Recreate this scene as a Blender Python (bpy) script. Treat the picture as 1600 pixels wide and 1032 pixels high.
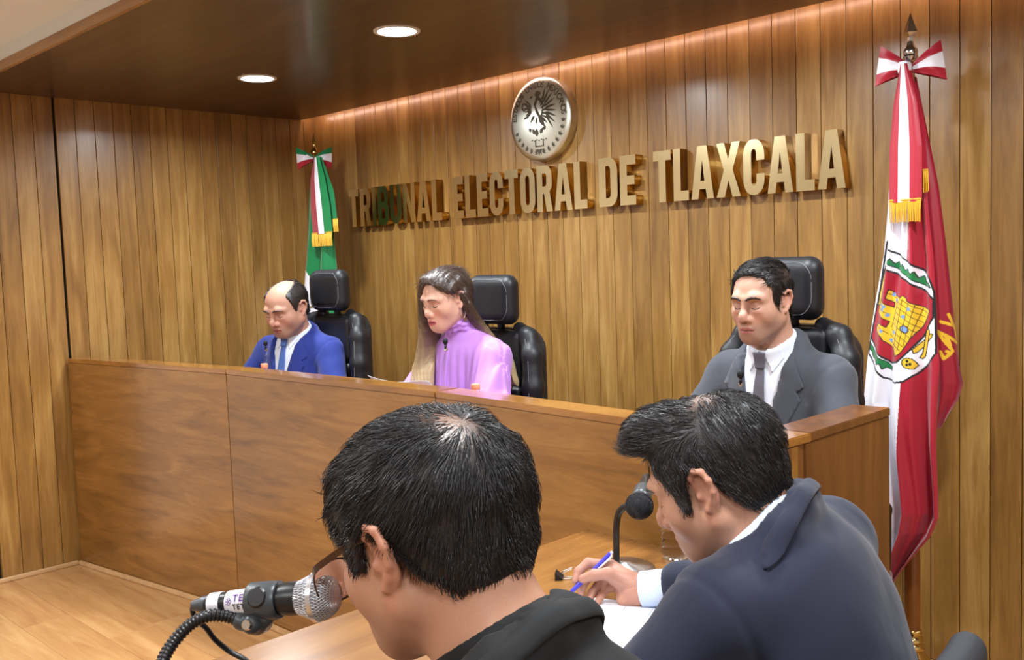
import bpy, bmesh, math, random
import numpy as np
from mathutils import Vector, Matrix
from mathutils.bvhtree import BVHTree

for o in list(bpy.data.objects):
    bpy.data.objects.remove(o)
scene = bpy.context.scene
COL = scene.collection
rng = random.Random(7)
npr = np.random.default_rng(11)

# ------------------------------------------------------------------ camera
FPX = 1498.2                      # focal length in pixels of the 1600 x 1032 frame
CAMPOS = np.array([0.0, 0.0, 1.45])
CR = np.array([[0.71192365, 0.02763388, -0.70171297],
               [0.70142434, -0.07662221, 0.70861339],
               [-0.03418506, -0.99667718, -0.07393224]])
cam_data = bpy.data.cameras.new('camera')
cam_data.sensor_width = 36.0
cam_data.lens = FPX * 36.0 / 1600.0
cam_data.clip_start = 0.02
camera = bpy.data.objects.new('camera', cam_data)
COL.objects.link(camera)
camera.matrix_world = Matrix(((CR[0, 0], -CR[0, 1], -CR[0, 2], 0.0),
                              (CR[1, 0], -CR[1, 1], -CR[1, 2], 0.0),
                              (CR[2, 0], -CR[2, 1], -CR[2, 2], 1.45),
                              (0, 0, 0, 1)))
scene.camera = camera


def ray(x, y):
    return CR @ np.array([x - 800.0, y - 516.0, FPX])


def at(x, y, dep):                # point of the room seen at a pixel, at a given depth
    return CAMPOS + ray(x, y) * (dep / FPX)


def onY(x, y, Y):
    r = ray(x, y)
    return CAMPOS + r * (Y / r[1])


def onZ(x, y, z):
    r = ray(x, y)
    return CAMPOS + r * ((z - 1.45) / r[2])


# ------------------------------------------------------------------ world, exposure
world = bpy.data.worlds.new('world')
scene.world = world
world.use_nodes = True
world.node_tree.nodes['Background'].inputs[0].default_value = (0.9, 0.95, 1.0, 1)
world.node_tree.nodes['Background'].inputs[1].default_value = 0.05
scene.view_settings.view_transform = 'Standard'
scene.view_settings.look = 'None'
scene.view_settings.gamma = 1.0
scene.view_settings.use_curve_mapping = False
scene.view_settings.exposure = 0.0

# ------------------------------------------------------------------ lights (the room's ceiling lamps)
SOFFIT_Z = 2.309
CEIL_Z = 2.40
SOFFIT_LAMPS = [(-3.913, 2.363), (-2.832, 2.307), (-1.75, 2.31), (-0.67, 2.31)]
ROOM_LAMPS = [(-3.6, 0.55), (-2.2, 0.1), (-0.7, 0.75), (0.4, -0.4), (-3.2, -1.2), (-1.2, -1.4), (0.9, 1.3)]


def disk_light(name, loc, size, energy, col, spread=170):
    l = bpy.data.lights.new(name, 'AREA')
    l.shape = 'DISK'
    l.size = size
    l.energy = energy
    l.color = col
    l.spread = math.radians(spread)
    o = bpy.data.objects.new(name, l)
    COL.objects.link(o)
    o.location = loc
    return o


for i, (x, y) in enumerate(SOFFIT_LAMPS):
    disk_light('soffit_light', (x, y, SOFFIT_Z - 0.006), 0.14, 25.0, (0.90, 0.96, 1.0), 165)
for i, (x, y) in enumerate(ROOM_LAMPS):
    disk_light('room_light', (x, y, CEIL_Z - 0.012), 0.34, 19.0, (0.90, 0.96, 1.0))


# ------------------------------------------------------------------ helpers
def setprops(o, label=None, cat=None, group=None, kind=None):
    if label: o['label'] = label
    if cat: o['category'] = cat
    if group: o['group'] = group
    if kind: o['kind'] = kind
    return o


def thing(name, label, cat, loc=(0, 0, 0), rotz=0.0, group=None):
    o = bpy.data.objects.new(name, None)
    COL.objects.link(o)
    o.empty_display_size = 0.1
    o.location = Vector(loc)
    o.rotation_euler = (0, 0, rotz)
    return setprops(o, label, cat, group)


def link_mesh(name, me, mat=None, parent=None):
    o = bpy.data.objects.new(name, me)
    COL.objects.link(o)
    if mat is not None and not me.materials:
        for m in (mat if isinstance(mat, (list, tuple)) else [mat]):
            me.materials.append(m)
    if parent is not None:
        o.parent = parent
    return o


def mesh_from(name, verts, faces, mat=None, parent=None, smooth=False, off=None):
    me = bpy.data.meshes.new(name)
    v = np.asarray(verts, dtype=np.float64)
    if off is not None:
        v = v - np.asarray(off)
    me.from_pydata(v.tolist(), [], faces if isinstance(faces, list) else faces.tolist())
    me.update()
    if smooth:
        me.shade_smooth()
    return link_mesh(name, me, mat, parent)


def bm_obj(name, bm, mat=None, parent=None, smooth=False, auto=None):
    me = bpy.data.meshes.new(name)
    bmesh.ops.recalc_face_normals(bm, faces=bm.faces)
    if smooth:
        for f in bm.faces: f.smooth = True
    if auto:
        for e in bm.edges:
            if len(e.link_faces) == 2 and e.calc_face_angle(0) > math.radians(auto):
                e.smooth = False
    bm.to_mesh(me)
    bm.free()
    return link_mesh(name, me, mat, parent)


def bm_box(bm, lo, hi, bevel=0.0):
    c = [(a + b) / 2 for a, b in zip(lo, hi)]
    s = [b - a for a, b in zip(lo, hi)]
    r = bmesh.ops.create_cube(bm, size=1.0, matrix=Matrix.Translation(c) @ Matrix.Diagonal((*s, 1)))
    if bevel > 0:
        es = list({e for v in r['verts'] for e in v.link_edges})
        bmesh.ops.bevel(bm, geom=es, offset=bevel, segments=2, affect='EDGES', profile=0.5)
    return bm


def box(name, lo, hi, mat, parent=None, bevel=0.0):
    return bm_obj(name, bm_box(bmesh.new(), lo, hi, bevel), mat, parent)


def tube_data(pts, rad, n=10, caps=True):
    pts = [Vector(p) for p in pts]
    rad = list(rad) if hasattr(rad, '__len__') else [rad] * len(pts)
    vs, fs = [], []
    t0 = (pts[1] - pts[0]).normalized()
    up = Vector((0, 0, 1)) if abs(t0.z) < 0.9 else Vector((1, 0, 0))
    nrm = t0.cross(up).normalized()
    for i, p in enumerate(pts):
        if i == 0: t = pts[1] - pts[0]
        elif i == len(pts) - 1: t = pts[-1] - pts[-2]
        else: t = pts[i + 1] - pts[i - 1]
        t.normalize()
        nrm = (nrm - t * nrm.dot(t)).normalized()
        b = t.cross(nrm)
        for k in range(n):
            a = 2 * math.pi * k / n
            vs.append(p + (nrm * math.cos(a) + b * math.sin(a)) * rad[i])
    for i in range(len(pts) - 1):
        for k in range(n):
            k2 = (k + 1) % n
            fs.append([i * n + k, i * n + k2, (i + 1) * n + k2, (i + 1) * n + k])
    if caps:
        fs.append(list(range(n))[::-1])
        fs.append([(len(pts) - 1) * n + k for k in range(n)])
    return vs, fs


def tube(name, pts, rad, mat, parent=None, n=10, smooth=True):
    v, f = tube_data(pts, rad, n)
    return mesh_from(name, [tuple(q) for q in v], f, mat, parent, smooth)


def join_data(parts):
    vs, fs = [], []
    for v, f in parts:
        b = len(vs)
        vs += [tuple(q) for q in v]
        fs += [[i + b for i in q] for q in f]
    return vs, fs


def lathe(name, prof, mat, parent=None, n=32, M=None, smooth=True, auto=40):
    bm = bmesh.new()
    rings = []
    for r, z in prof:
        if r < 1e-6:
            rings.append([bm.verts.new((0, 0, z))])
        else:
            rings.append([bm.verts.new((r * math.cos(2 * math.pi * k / n), r * math.sin(2 * math.pi * k / n), z)) for k in range(n)])
    for a, b in zip(rings[:-1], rings[1:]):
        for k in range(n):
            k2 = (k + 1) % n
            if len(a) == 1 and len(b) == 1: continue
            if len(a) == 1: bm.faces.new((a[0], b[k2], b[k]))
            elif len(b) == 1: bm.faces.new((a[k], a[k2], b[0]))
            else: bm.faces.new((a[k], a[k2], b[k2], b[k]))
    if M is not None:
        bmesh.ops.transform(bm, matrix=M, verts=bm.verts)
    return bm_obj(name, bm, mat, parent, smooth, auto)


def align_z(d, loc=(0, 0, 0)):     # matrix taking +Z to direction d, at loc
    q = Vector((0, 0, 1)).rotation_difference(Vector(d).normalized())
    return Matrix.Translation(Vector(loc)) @ q.to_matrix().to_4x4()


def catmull(pts, n=8):
    pts = [np.array(p, float) for p in pts]
    P = [2 * pts[0] - pts[1]] + pts + [2 * pts[-1] - pts[-2]]
    out = []
    for i in range(1, len(P) - 2):
        for k in range(n):
            t = k / n
            a, b, c, d = P[i - 1], P[i], P[i + 1], P[i + 2]
            out.append(0.5 * (2 * b + (c - a) * t + (2 * a - 5 * b + 4 * c - d) * t * t + (3 * b - a - 3 * c + d) * t ** 3))
    out.append(P[-2])
    return out


def outline_mesh(name, loops, depth, mat, parent=None, bevel=0.0):
    """flat shape in x,z (loops, holes included) extruded along y by depth, front at y=0"""
    cu = bpy.data.curves.new(name, 'CURVE')
    cu.dimensions = '2D'
    cu.fill_mode = 'BOTH'
    cu.extrude = depth / 2
    cu.bevel_depth = bevel
    for lp in loops:
        sp = cu.splines.new('POLY')
        sp.points.add(len(lp) - 1)
        for p, q in zip(sp.points, lp):
            p.co = (q[0], q[1], 0, 1)
        sp.use_cyclic_u = True
    tmp = bpy.data.objects.new('tmp', cu)
    COL.objects.link(tmp)
    dg = bpy.context.evaluated_depsgraph_get()
    me = bpy.data.meshes.new_from_object(tmp.evaluated_get(dg))
    bpy.data.objects.remove(tmp)
    bpy.data.curves.remove(cu)
    me.transform(Matrix.Rotation(math.pi / 2, 4, 'X'))
    me.name = name
    if mat:
        me.materials.clear()
        me.materials.append(mat)
    o = bpy.data.objects.new(name, me)
    COL.objects.link(o)
    if parent: o.parent = parent
    return o


# ------------------------------------------------------------------ materials
def srgb(r, g, b):
    f = lambda c: (c / 255) / 12.92 if c / 255 <= 0.04045 else (((c / 255) + 0.055) / 1.055) ** 2.4
    return (f(r), f(g), f(b), 1.0)


def new_mat(name):
    m = bpy.data.materials.new(name)
    m.use_nodes = True
    nt = m.node_tree
    return m, nt, nt.nodes['Principled BSDF']


def plain(name, col, rough=0.5, metal=0.0, coat=0.0, spec=0.5, emit=None, es=0.0, trans=0.0, ior=1.45, sheen=0.0, bump=0.0, bscale=200.0, var=0.0):
    m, nt, b = new_mat(name)
    b.inputs['Base Color'].default_value = col
    b.inputs['Roughness'].default_value = rough
    b.inputs['Metallic'].default_value = metal
    b.inputs['Coat Weight'].default_value = coat
    b.inputs['Specular IOR Level'].default_value = spec
    b.inputs['IOR'].default_value = ior
    b.inputs['Transmission Weight'].default_value = trans
    b.inputs['Sheen Weight'].default_value = sheen
    if emit:
        b.inputs['Emission Color'].default_value = emit
        b.inputs['Emission Strength'].default_value = es
    if bump > 0 or var > 0:
        tc = nt.nodes.new('ShaderNodeTexCoord')
        nz = nt.nodes.new('ShaderNodeTexNoise')
        nz.inputs['Scale'].default_value = bscale
        nz.inputs['Detail'].default_value = 4
        nt.links.new(tc.outputs['Object'], nz.inputs['Vector'])
        if bump > 0:
            bp = nt.nodes.new('ShaderNodeBump')
            bp.inputs['Strength'].default_value = bump
            bp.inputs['Distance'].default_value = 0.002
            nt.links.new(nz.outputs['Fac'], bp.inputs['Height'])
            nt.links.new(bp.outputs['Normal'], b.inputs['Normal'])
        if var > 0:
            mx = nt.nodes.new('ShaderNodeMix')
            mx.data_type = 'RGBA'
            mx.inputs[6].default_value = [c * (1 - var) for c in col[:3]] + [1]
            mx.inputs[7].default_value = [min(1, c * (1 + var)) for c in col[:3]] + [1]
            nt.links.new(nz.outputs['Fac'], mx.inputs[0])
            nt.links.new(mx.outputs[2], b.inputs['Base Color'])
    return m


def wood(name, dark, mid, light, stretch=(14, 14, 1.2), rough=0.32, coat=0.3, rnd=0.35, blotch=1.6, bump=0.12, coat_rough=0.12):
    m, nt, b = new_mat(name)
    N = nt.nodes.new
    L = nt.links.new
    tc = N('ShaderNodeTexCoord')
    oi = N('ShaderNodeObjectInfo')
    mul = N('ShaderNodeMath'); mul.operation = 'MULTIPLY'; mul.inputs[1].default_value = 37.0
    L(oi.outputs['Random'], mul.inputs[0])
    add = N('ShaderNodeVectorMath'); add.operation = 'ADD'
    L(tc.outputs['Object'], add.inputs[0])
    L(mul.outputs[0], add.inputs[1])
    mp = N('ShaderNodeMapping')
    mp.inputs['Scale'].default_value = stretch
    L(add.outputs[0], mp.inputs['Vector'])
    n1 = N('ShaderNodeTexNoise')
    n1.inputs['Scale'].default_value = 1.3; n1.inputs['Detail'].default_value = 5; n1.inputs['Roughness'].default_value = 0.55; n1.inputs['Distortion'].default_value = 1.0
    L(mp.outputs[0], n1.inputs['Vector'])
    n2 = N('ShaderNodeTexNoise')
    n2.inputs['Scale'].default_value = 9.0; n2.inputs['Detail'].default_value = 6; n2.inputs['Roughness'].default_value = 0.65
    L(mp.outputs[0], n2.inputs['Vector'])
    n3 = N('ShaderNodeTexNoise')
    n3.inputs['Scale'].default_value = blotch; n3.inputs['Detail'].default_value = 3
    L(add.outputs[0], n3.inputs['Vector'])
    ma = N('ShaderNodeMath'); ma.operation = 'MULTIPLY_ADD'; ma.inputs[1].default_value = 0.35
    L(n2.outputs['Fac'], ma.inputs[0]); L(n1.outputs['Fac'], ma.inputs[2])
    mb = N('ShaderNodeMath'); mb.operation = 'MULTIPLY_ADD'; mb.inputs[1].default_value = 0.55
    L(n3.outputs['Fac'], mb.inputs[0]); L(ma.outputs[0], mb.inputs[2])
    mc = N('ShaderNodeMath'); mc.operation = 'MULTIPLY_ADD'; mc.inputs[1].default_value = rnd; 
    L(oi.outputs['Random'], mc.inputs[0]); L(mb.outputs[0], mc.inputs[2])
    cr = N('ShaderNodeValToRGB')
    e = cr.color_ramp.elements
    lo = 0.62 + rnd * 0.15; hi = 1.28 + rnd * 0.85
    mr = N('ShaderNodeMapRange')
    mr.inputs['From Min'].default_value = lo; mr.inputs['From Max'].default_value = hi
    L(mc.outputs[0], mr.inputs['Value'])
    L(mr.outputs[0], cr.inputs['Fac'])
    e[0].position = 0.0; e[0].color = dark
    e[1].position = 1.0; e[1].color = light
    x = e.new(0.5); x.color = mid
    L(cr.outputs['Color'], b.inputs['Base Color'])
    b.inputs['Roughness'].default_value = rough
    b.inputs['Coat Weight'].default_value = coat
    b.inputs['Coat Roughness'].default_value = coat_rough
    bp = N('ShaderNodeBump'); bp.inputs['Strength'].default_value = bump; bp.inputs['Distance'].default_value = 0.002
    L(n2.outputs['Fac'], bp.inputs['Height'])
    L(bp.outputs['Normal'], b.inputs['Normal'])
    return m


M = {}
M['wall_wood'] = wood('walnut_wall_plank', srgb(104, 70, 32), srgb(148, 108, 54), srgb(186, 148, 86), (16, 16, 1.3), 0.33, 0.3, 0.24, 2.2, 0.1, 0.2)
M['bench_wood'] = wood('bench_veneer', srgb(98, 64, 26), srgb(138, 94, 42), srgb(168, 122, 62), (1.6, 9, 13), 0.30, 0.4, 0.10, 1.2, 0.05, 0.16)
M['ledge_wood'] = wood('bench_ledge', srgb(112, 72, 28), srgb(150, 100, 44), srgb(178, 126, 62), (1.6, 12, 12), 0.22, 0.6, 0.05, 1.0, 0.04, 0.08)
M['end_wood'] = wood('bench_end_veneer', srgb(82, 48, 22), srgb(108, 66, 32), srgb(134, 86, 44), (12, 12, 1.4), 0.28, 0.4, 0.05, 1.2, 0.05, 0.1)
M['table_wood'] = wood('table_veneer', srgb(104, 66, 28), srgb(134, 88, 40), srgb(156, 110, 56), (12, 1.3, 12), 0.25, 0.4, 0.05, 1.2, 0.04, 0.1)
M['floor_wood'] = wood('laminate_floor', srgb(160, 108, 64), srgb(190, 142, 90), srgb(212, 170, 116), (1.4, 14, 14), 0.32, 0.2, 0.2, 1.5, 0.04, 0.15)
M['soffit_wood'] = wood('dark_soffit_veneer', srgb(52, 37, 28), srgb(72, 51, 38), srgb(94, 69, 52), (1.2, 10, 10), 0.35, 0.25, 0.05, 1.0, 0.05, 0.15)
M['fascia_wood'] = wood('fascia_wood', srgb(120, 86, 52), srgb(150, 112, 72), srgb(170, 132, 90), (1.2, 14, 14), 0.4, 0.1, 0.05)
M['trim_wood'] = wood('floor_trim', srgb(180, 140, 96), srgb(204, 166, 120), srgb(220, 186, 140), (14, 1.2, 14), 0.4, 0.1, 0.05)
M['column_wood'] = wood('pole_wood', srgb(92, 48, 16), srgb(128, 72, 26), srgb(156, 94, 40), (30, 30, 2), 0.3, 0.3, 0.05)
M['dark_gap'] = plain('dark_backing', srgb(30, 20, 12), 0.8, var=0.2, bscale=20)
M['plaster'] = plain('cream_plaster', srgb(232, 228, 220), 0.85, var=0.03, bscale=6)
M['white_ceiling'] = plain('white_ceiling_paint', srgb(226, 230, 232), 0.9, var=0.02, bscale=5)
M['brass'] = plain('polished_brass', srgb(214, 186, 120), 0.16, 1.0, var=0.05, bscale=9)
M['letter_brass'] = plain('letter_brass', srgb(232, 216, 170), 0.2, 1.0, var=0.04, bscale=5)
M['letter_side'] = plain('letter_side_brass', srgb(206, 160, 70), 0.25, 1.0, var=0.05, bscale=30)
M['steel'] = plain('brushed_steel', srgb(214, 212, 198), 0.30, 1.0, var=0.05, bscale=12)
M['engrave'] = plain('dark_engraving', srgb(92, 87, 74), 0.5, 0.6, var=0.2, bscale=60)
M['chrome'] = plain('chrome', srgb(222, 222, 222), 0.2, 1.0, var=0.03, bscale=20)
M['leather'] = plain('black_leather', srgb(24, 24, 28), 0.46, 0, 0.0, 0.5, bump=0.25, bscale=350, var=0.15)
M['stitch'] = plain('white_stitching', srgb(130, 128, 134), 0.7, var=0.1, bscale=300)
M['black_plastic'] = plain('black_plastic', srgb(22, 22, 24), 0.35, var=0.2, bscale=60)
M['grey_plastic'] = plain('charcoal_plastic', srgb(62, 66, 70), 0.35, var=0.15, bscale=60)
M['paper'] = plain('white_paper', srgb(236, 238, 246), 0.8, var=0.015, bscale=15)
M['lamp_lens'] = plain('lamp_lens', (1, 1, 1, 1), 0.4, emit=(0.93, 0.97, 1.0, 1), es=22.0, var=0.01)
M['lamp_ring'] = plain('white_lamp_ring', srgb(214, 214, 212), 0.4, var=0.03, bscale=40)

# ------------------------------------------------------------------ room
XL, YB = -4.8925, 3.333           # left wall plane and back wall plane
BH = 1.036                        # bench height


def struct(name, lo, hi, mat, parent=None, bevel=0.0, label=None):
    o = box(name, lo, hi, mat, parent, bevel)
    if parent is None: o['kind'] = 'structure'
    if label: o['label'] = label
    return o


floor = struct('floor', (-5.4, -3.6, -0.12), (2.6, 3.45, -0.004), M['floor_wood'], label='orange-brown laminate wood floor')
wall_back = struct('wall_back', (-5.0, YB + 0.012, -0.1), (2.6, YB + 0.1, 2.62), M['dark_gap'], label='back wall clad in tall walnut planks')
wall_left = struct('wall_left', (XL - 0.12, 1.36, -0.1), (XL - 0.014, YB + 0.1, 2.62), M['dark_gap'], label='left wall clad in tall walnut planks')
struct('wall_side', (XL - 0.12, -3.6, -0.1), (XL - 0.03, 1.36, 2.62), M['plaster'], label='cream plaster wall at the far left')
struct('wall_right', (2.5, -3.6, -0.1), (2.6, YB + 0.1, 2.62), M['plaster'], label='cream plaster wall out of view to the right')
struct('wall_rear', (-5.0, -3.6, -0.1), (2.6, -3.5, 2.62), M['plaster'], label='cream plaster wall behind the viewer')
struct('ceiling', (-5.0, -3.6, CEIL_Z), (2.6, 1.44, CEIL_Z + 0.08), M['white_ceiling'], label='white painted ceiling beyond the wooden soffit')
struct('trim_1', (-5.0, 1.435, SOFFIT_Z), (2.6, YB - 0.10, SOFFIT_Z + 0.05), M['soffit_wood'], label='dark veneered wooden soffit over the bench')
struct('trim_2', (-5.0, 1.418, SOFFIT_Z - 0.002), (2.6, 1.434, SOFFIT_Z + 0.036), M['fascia_wood'], label='light wooden edge strip of the soffit')
struct('trim_3', (-5.0, 1.424, SOFFIT_Z + 0.036), (2.6, 1.434, CEIL_Z), M['white_ceiling'], label='white upstand above the soffit edge')
struct('trim_4', (-5.0, YB - 0.42, 2.52), (2.6, YB + 0.1, 2.58), M['white_ceiling'], label='white lid of the light cove')
struct('trim_5', (-5.0, YB - 0.42, SOFFIT_Z + 0.05), (2.6, YB - 0.38, 2.52), M['white_ceiling'], label='white side of the light cove')

# planks of the back wall
PW = 0.0975


def plank_mesh(name, w, h, t, axis):
    bm = bmesh.new()
    if axis == 'x': bm_box(bm, (0.0012, -t, 0), (w - 0.0012, 0.0, h), 0.0016)
    else: bm_box(bm, (0, 0.0012, 0), (t, w - 0.0012, h), 0.0016)
    me = bpy.data.meshes.new(name)
    bm.to_mesh(me); bm.free()
    me.materials.append(M['wall_wood'])
    return me


pm = plank_mesh('plank', PW, 2.50, 0.014, 'x')
x = XL
while x < 1.0:
    o = bpy.data.objects.new('plank', pm); COL.objects.link(o)
    o.parent = wall_back; o.location = (x, YB + 0.012, 0.0)
    x += PW
pm2 = plank_mesh('plank', 0.0945, 2.50, 0.014, 'y')
y = 1.828
for k in range(16):
    o = bpy.data.objects.new('plank', pm2); COL.objects.link(o)
    o.parent = wall_left; o.location = (XL - 0.014, y, 0.0)
    y += 0.0945
# the projecting pier in front of the bench end: its own planks
pm3 = plank_mesh('pier_plank', 0.0935, 2.309, 0.03, 'y')
for k in range(4):
    o = bpy.data.objects.new('plank', pm3); COL.objects.link(o)
    o.parent = wall_left; o.location = (XL - 0.022, 1.44 + k * 0.0935, 0.0)
# floor planks in view
fl = []
for i in range(13):
    yy = -0.42 + i * 0.19
    xx = -4.90 - rng.random() * 1.1
    while xx < -1.3:
        x1, x2 = max(xx, -4.90), min(xx + 1.2, -1.2)
        if x2 - x1 > 0.03:
            bm = bm_box(bmesh.new(), (0.0006, 0.0006, -0.006), (x2 - x1 - 0.0006, 0.1894, 0.0), 0.0008)
            o = bm_obj('floor_plank', bm, M['floor_wood'], floor)
            o.location = (x1, yy, 0)
        xx += 1.2
# baseboards
struct('baseboard_left', (XL + 0.008, 1.40, 0.0), (XL + 0.024, 1.79, 0.022), M['trim_wood'], bevel=0.005, label='thin light trim at the foot of the left pier')

# lamps
for i, (x, y) in enumerate(SOFFIT_LAMPS):
    lb = ['round recessed lamp in the soffit nearest the left wall', 'round recessed lamp in the soffit nearest the wall emblem', 'round recessed soffit lamp above the man in grey', 'round recessed soffit lamp farthest right'][i]
    t = thing('recessed_lamp', lb, 'lamp', (x, y, SOFFIT_Z), group='recessed lamps in the wooden soffit')
    lathe('lamp_ring', [(0.072, 0.0), (0.072, -0.004), (0.086, -0.0045), (0.088, 0.0)], M['lamp_ring'], t)
    lathe('lens', [(0.0, -0.0035), (0.071, -0.0035), (0.071, 0.0), (0.0, 0.0)], M['lamp_lens'], t)
for i, (x, y) in enumerate(ROOM_LAMPS):
    t = thing('ceiling_lamp', 'round white ceiling lamp of the room, out of view overhead', 'lamp', (x, y, CEIL_Z), group='lamps of the main ceiling')
    lathe('lamp_ring', [(0.172, 0.0), (0.172, -0.008), (0.186, -0.009), (0.19, 0.0)], M['lamp_ring'], t)
    lathe('lens', [(0.0, -0.007), (0.171, -0.007), (0.171, 0.0), (0.0, 0.0)], M['lamp_lens'], t)
M['led'] = plain('warm_led', (1, 1, 1, 1), 0.5, emit=(1.0, 0.66, 0.54, 1), es=26.0, var=0.01)
led = box('led_strip', (-4.88, YB - 0.099, SOFFIT_Z + 0.016), (1.6, YB - 0.093, SOFFIT_Z + 0.026), M['led'])
setprops(led, 'warm pink light strip hidden in the cove along the back wall', 'light strip')

# ------------------------------------------------------------------ judges' bench
bench = thing('judges_bench', 'long veneered wooden bench with high front panels and side end', 'bench', (-3.0, 2.2, 0))
BX = [(-4.868, 1.800), (-3.615, 1.964), (-2.32, 1.985), (-1.0335, 1.884)]


def prism(name, poly, z0, z1, mat, parent, bevel=0.0):
    bm = bmesh.new()
    lo = [bm.verts.new((px - 0, py - 0, z0)) for px, py in poly]
    f = bm.faces.new(lo)
    r = bmesh.ops.extrude_face_region(bm, geom=[f])
    bmesh.ops.translate(bm, vec=(0, 0, z1 - z0), verts=[v for v in r['geom'] if isinstance(v, bmesh.types.BMVert)])
    if bevel: bmesh.ops.bevel(bm, geom=list(bm.edges), offset=bevel, segments=2, affect='EDGES')
    bmesh.ops.translate(bm, vec=(3.0, -2.2, 0), verts=bm.verts)
    return bm_obj(name, bm, mat, parent)


def off_pt(a, b, d):       # normal offset into the bench
    n = np.array([-(b[1] - a[1]), b[0] - a[0]]); n = n / np.linalg.norm(n)
    return n * d


for i in range(3):
    a, b = np.array(BX[i]), np.array(BX[i + 1])
    t = (b - a) / np.linalg.norm(b - a)
    n = off_pt(a, b, 1.0)
    a1, b1 = a + t * 0.0015, b - t * 0.0015
    def A1(d):
        p_ = a1 + n * d
        return p_ + t * max(0.0, (-4.866 - p_[0]) / t[0])
    # local frame so the veneer runs along the panel
    o = prism('front_panel', [a1, b1, b1 + n * 0.045, A1(0.045)], 0.0, BH - 0.022, M['bench_wood'], bench, 0.001)
    prism('ledge', [a1 - n * 0.002, b1 - n * 0.002, b1 + n * 0.10, A1(0.10)], BH - 0.021, BH, M['ledge_wood'], bench, 0.003)
    prism('inner_panel', [A1(0.075), b1 + n * 0.075, b1 + n * 0.095, A1(0.095)], 0.10, BH - 0.022, M['end_wood'], bench, 0.001)
    w1 = b1 + n * 0.096; w2 = b1 + n * 0.46
    if i == 2: w1 = np.array([-1.135, w1[1] + .008]); w2 = np.array([-1.135, w2[1]])
    prism('worktop', [A1(0.096), w1, w2, A1(0.46)], 0.80, 0.83, M['ledge_wood'], bench, 0.002)
    if i < 2:
        prism('plinth_trim', [a1 - n * 0.016, b1 - n * 0.016, b1 - n * 0.001, a1 - n * 0.001], 0.0, 0.022, M['trim_wood'], bench, 0.004)
prism('end_panel', [(-1.0335, 1.886), (-1.0335, 2.41), (-1.075, 2.41), (-1.075, 1.93)], 0.0, BH - 0.022, M['end_wood'], bench, 0.001)
prism('ledge', [(-1.0315, 1.985), (-1.0315, 2.412), (-1.133, 2.412), (-1.133, 1.991)], BH - 0.021, BH, M['end_wood'], bench, 0.002)
prism('inner_panel', [(-1.11, 1.99), (-1.11, 2.41), (-1.13, 2.41), (-1.13, 1.99)], 0.10, BH - 0.022, M['end_wood'], bench, 0.001)
struct("trim_6", (XL + .01, 2.10, 0.0), (-1.14, 2.95, 0.10), M["dark_gap"], label="low dark platform behind the bench")
# ------------------------------------------------------------------ implicit-surface modeller (one continuous skin per body)
def rotm(ax, ay, az):             # degrees; z * y * x
    return np.array((Matrix.Rotation(math.radians(az), 3, 'Z') @ Matrix.Rotation(math.radians(ay), 3, 'Y') @ Matrix.Rotation(math.radians(ax), 3, 'X')))


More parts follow.
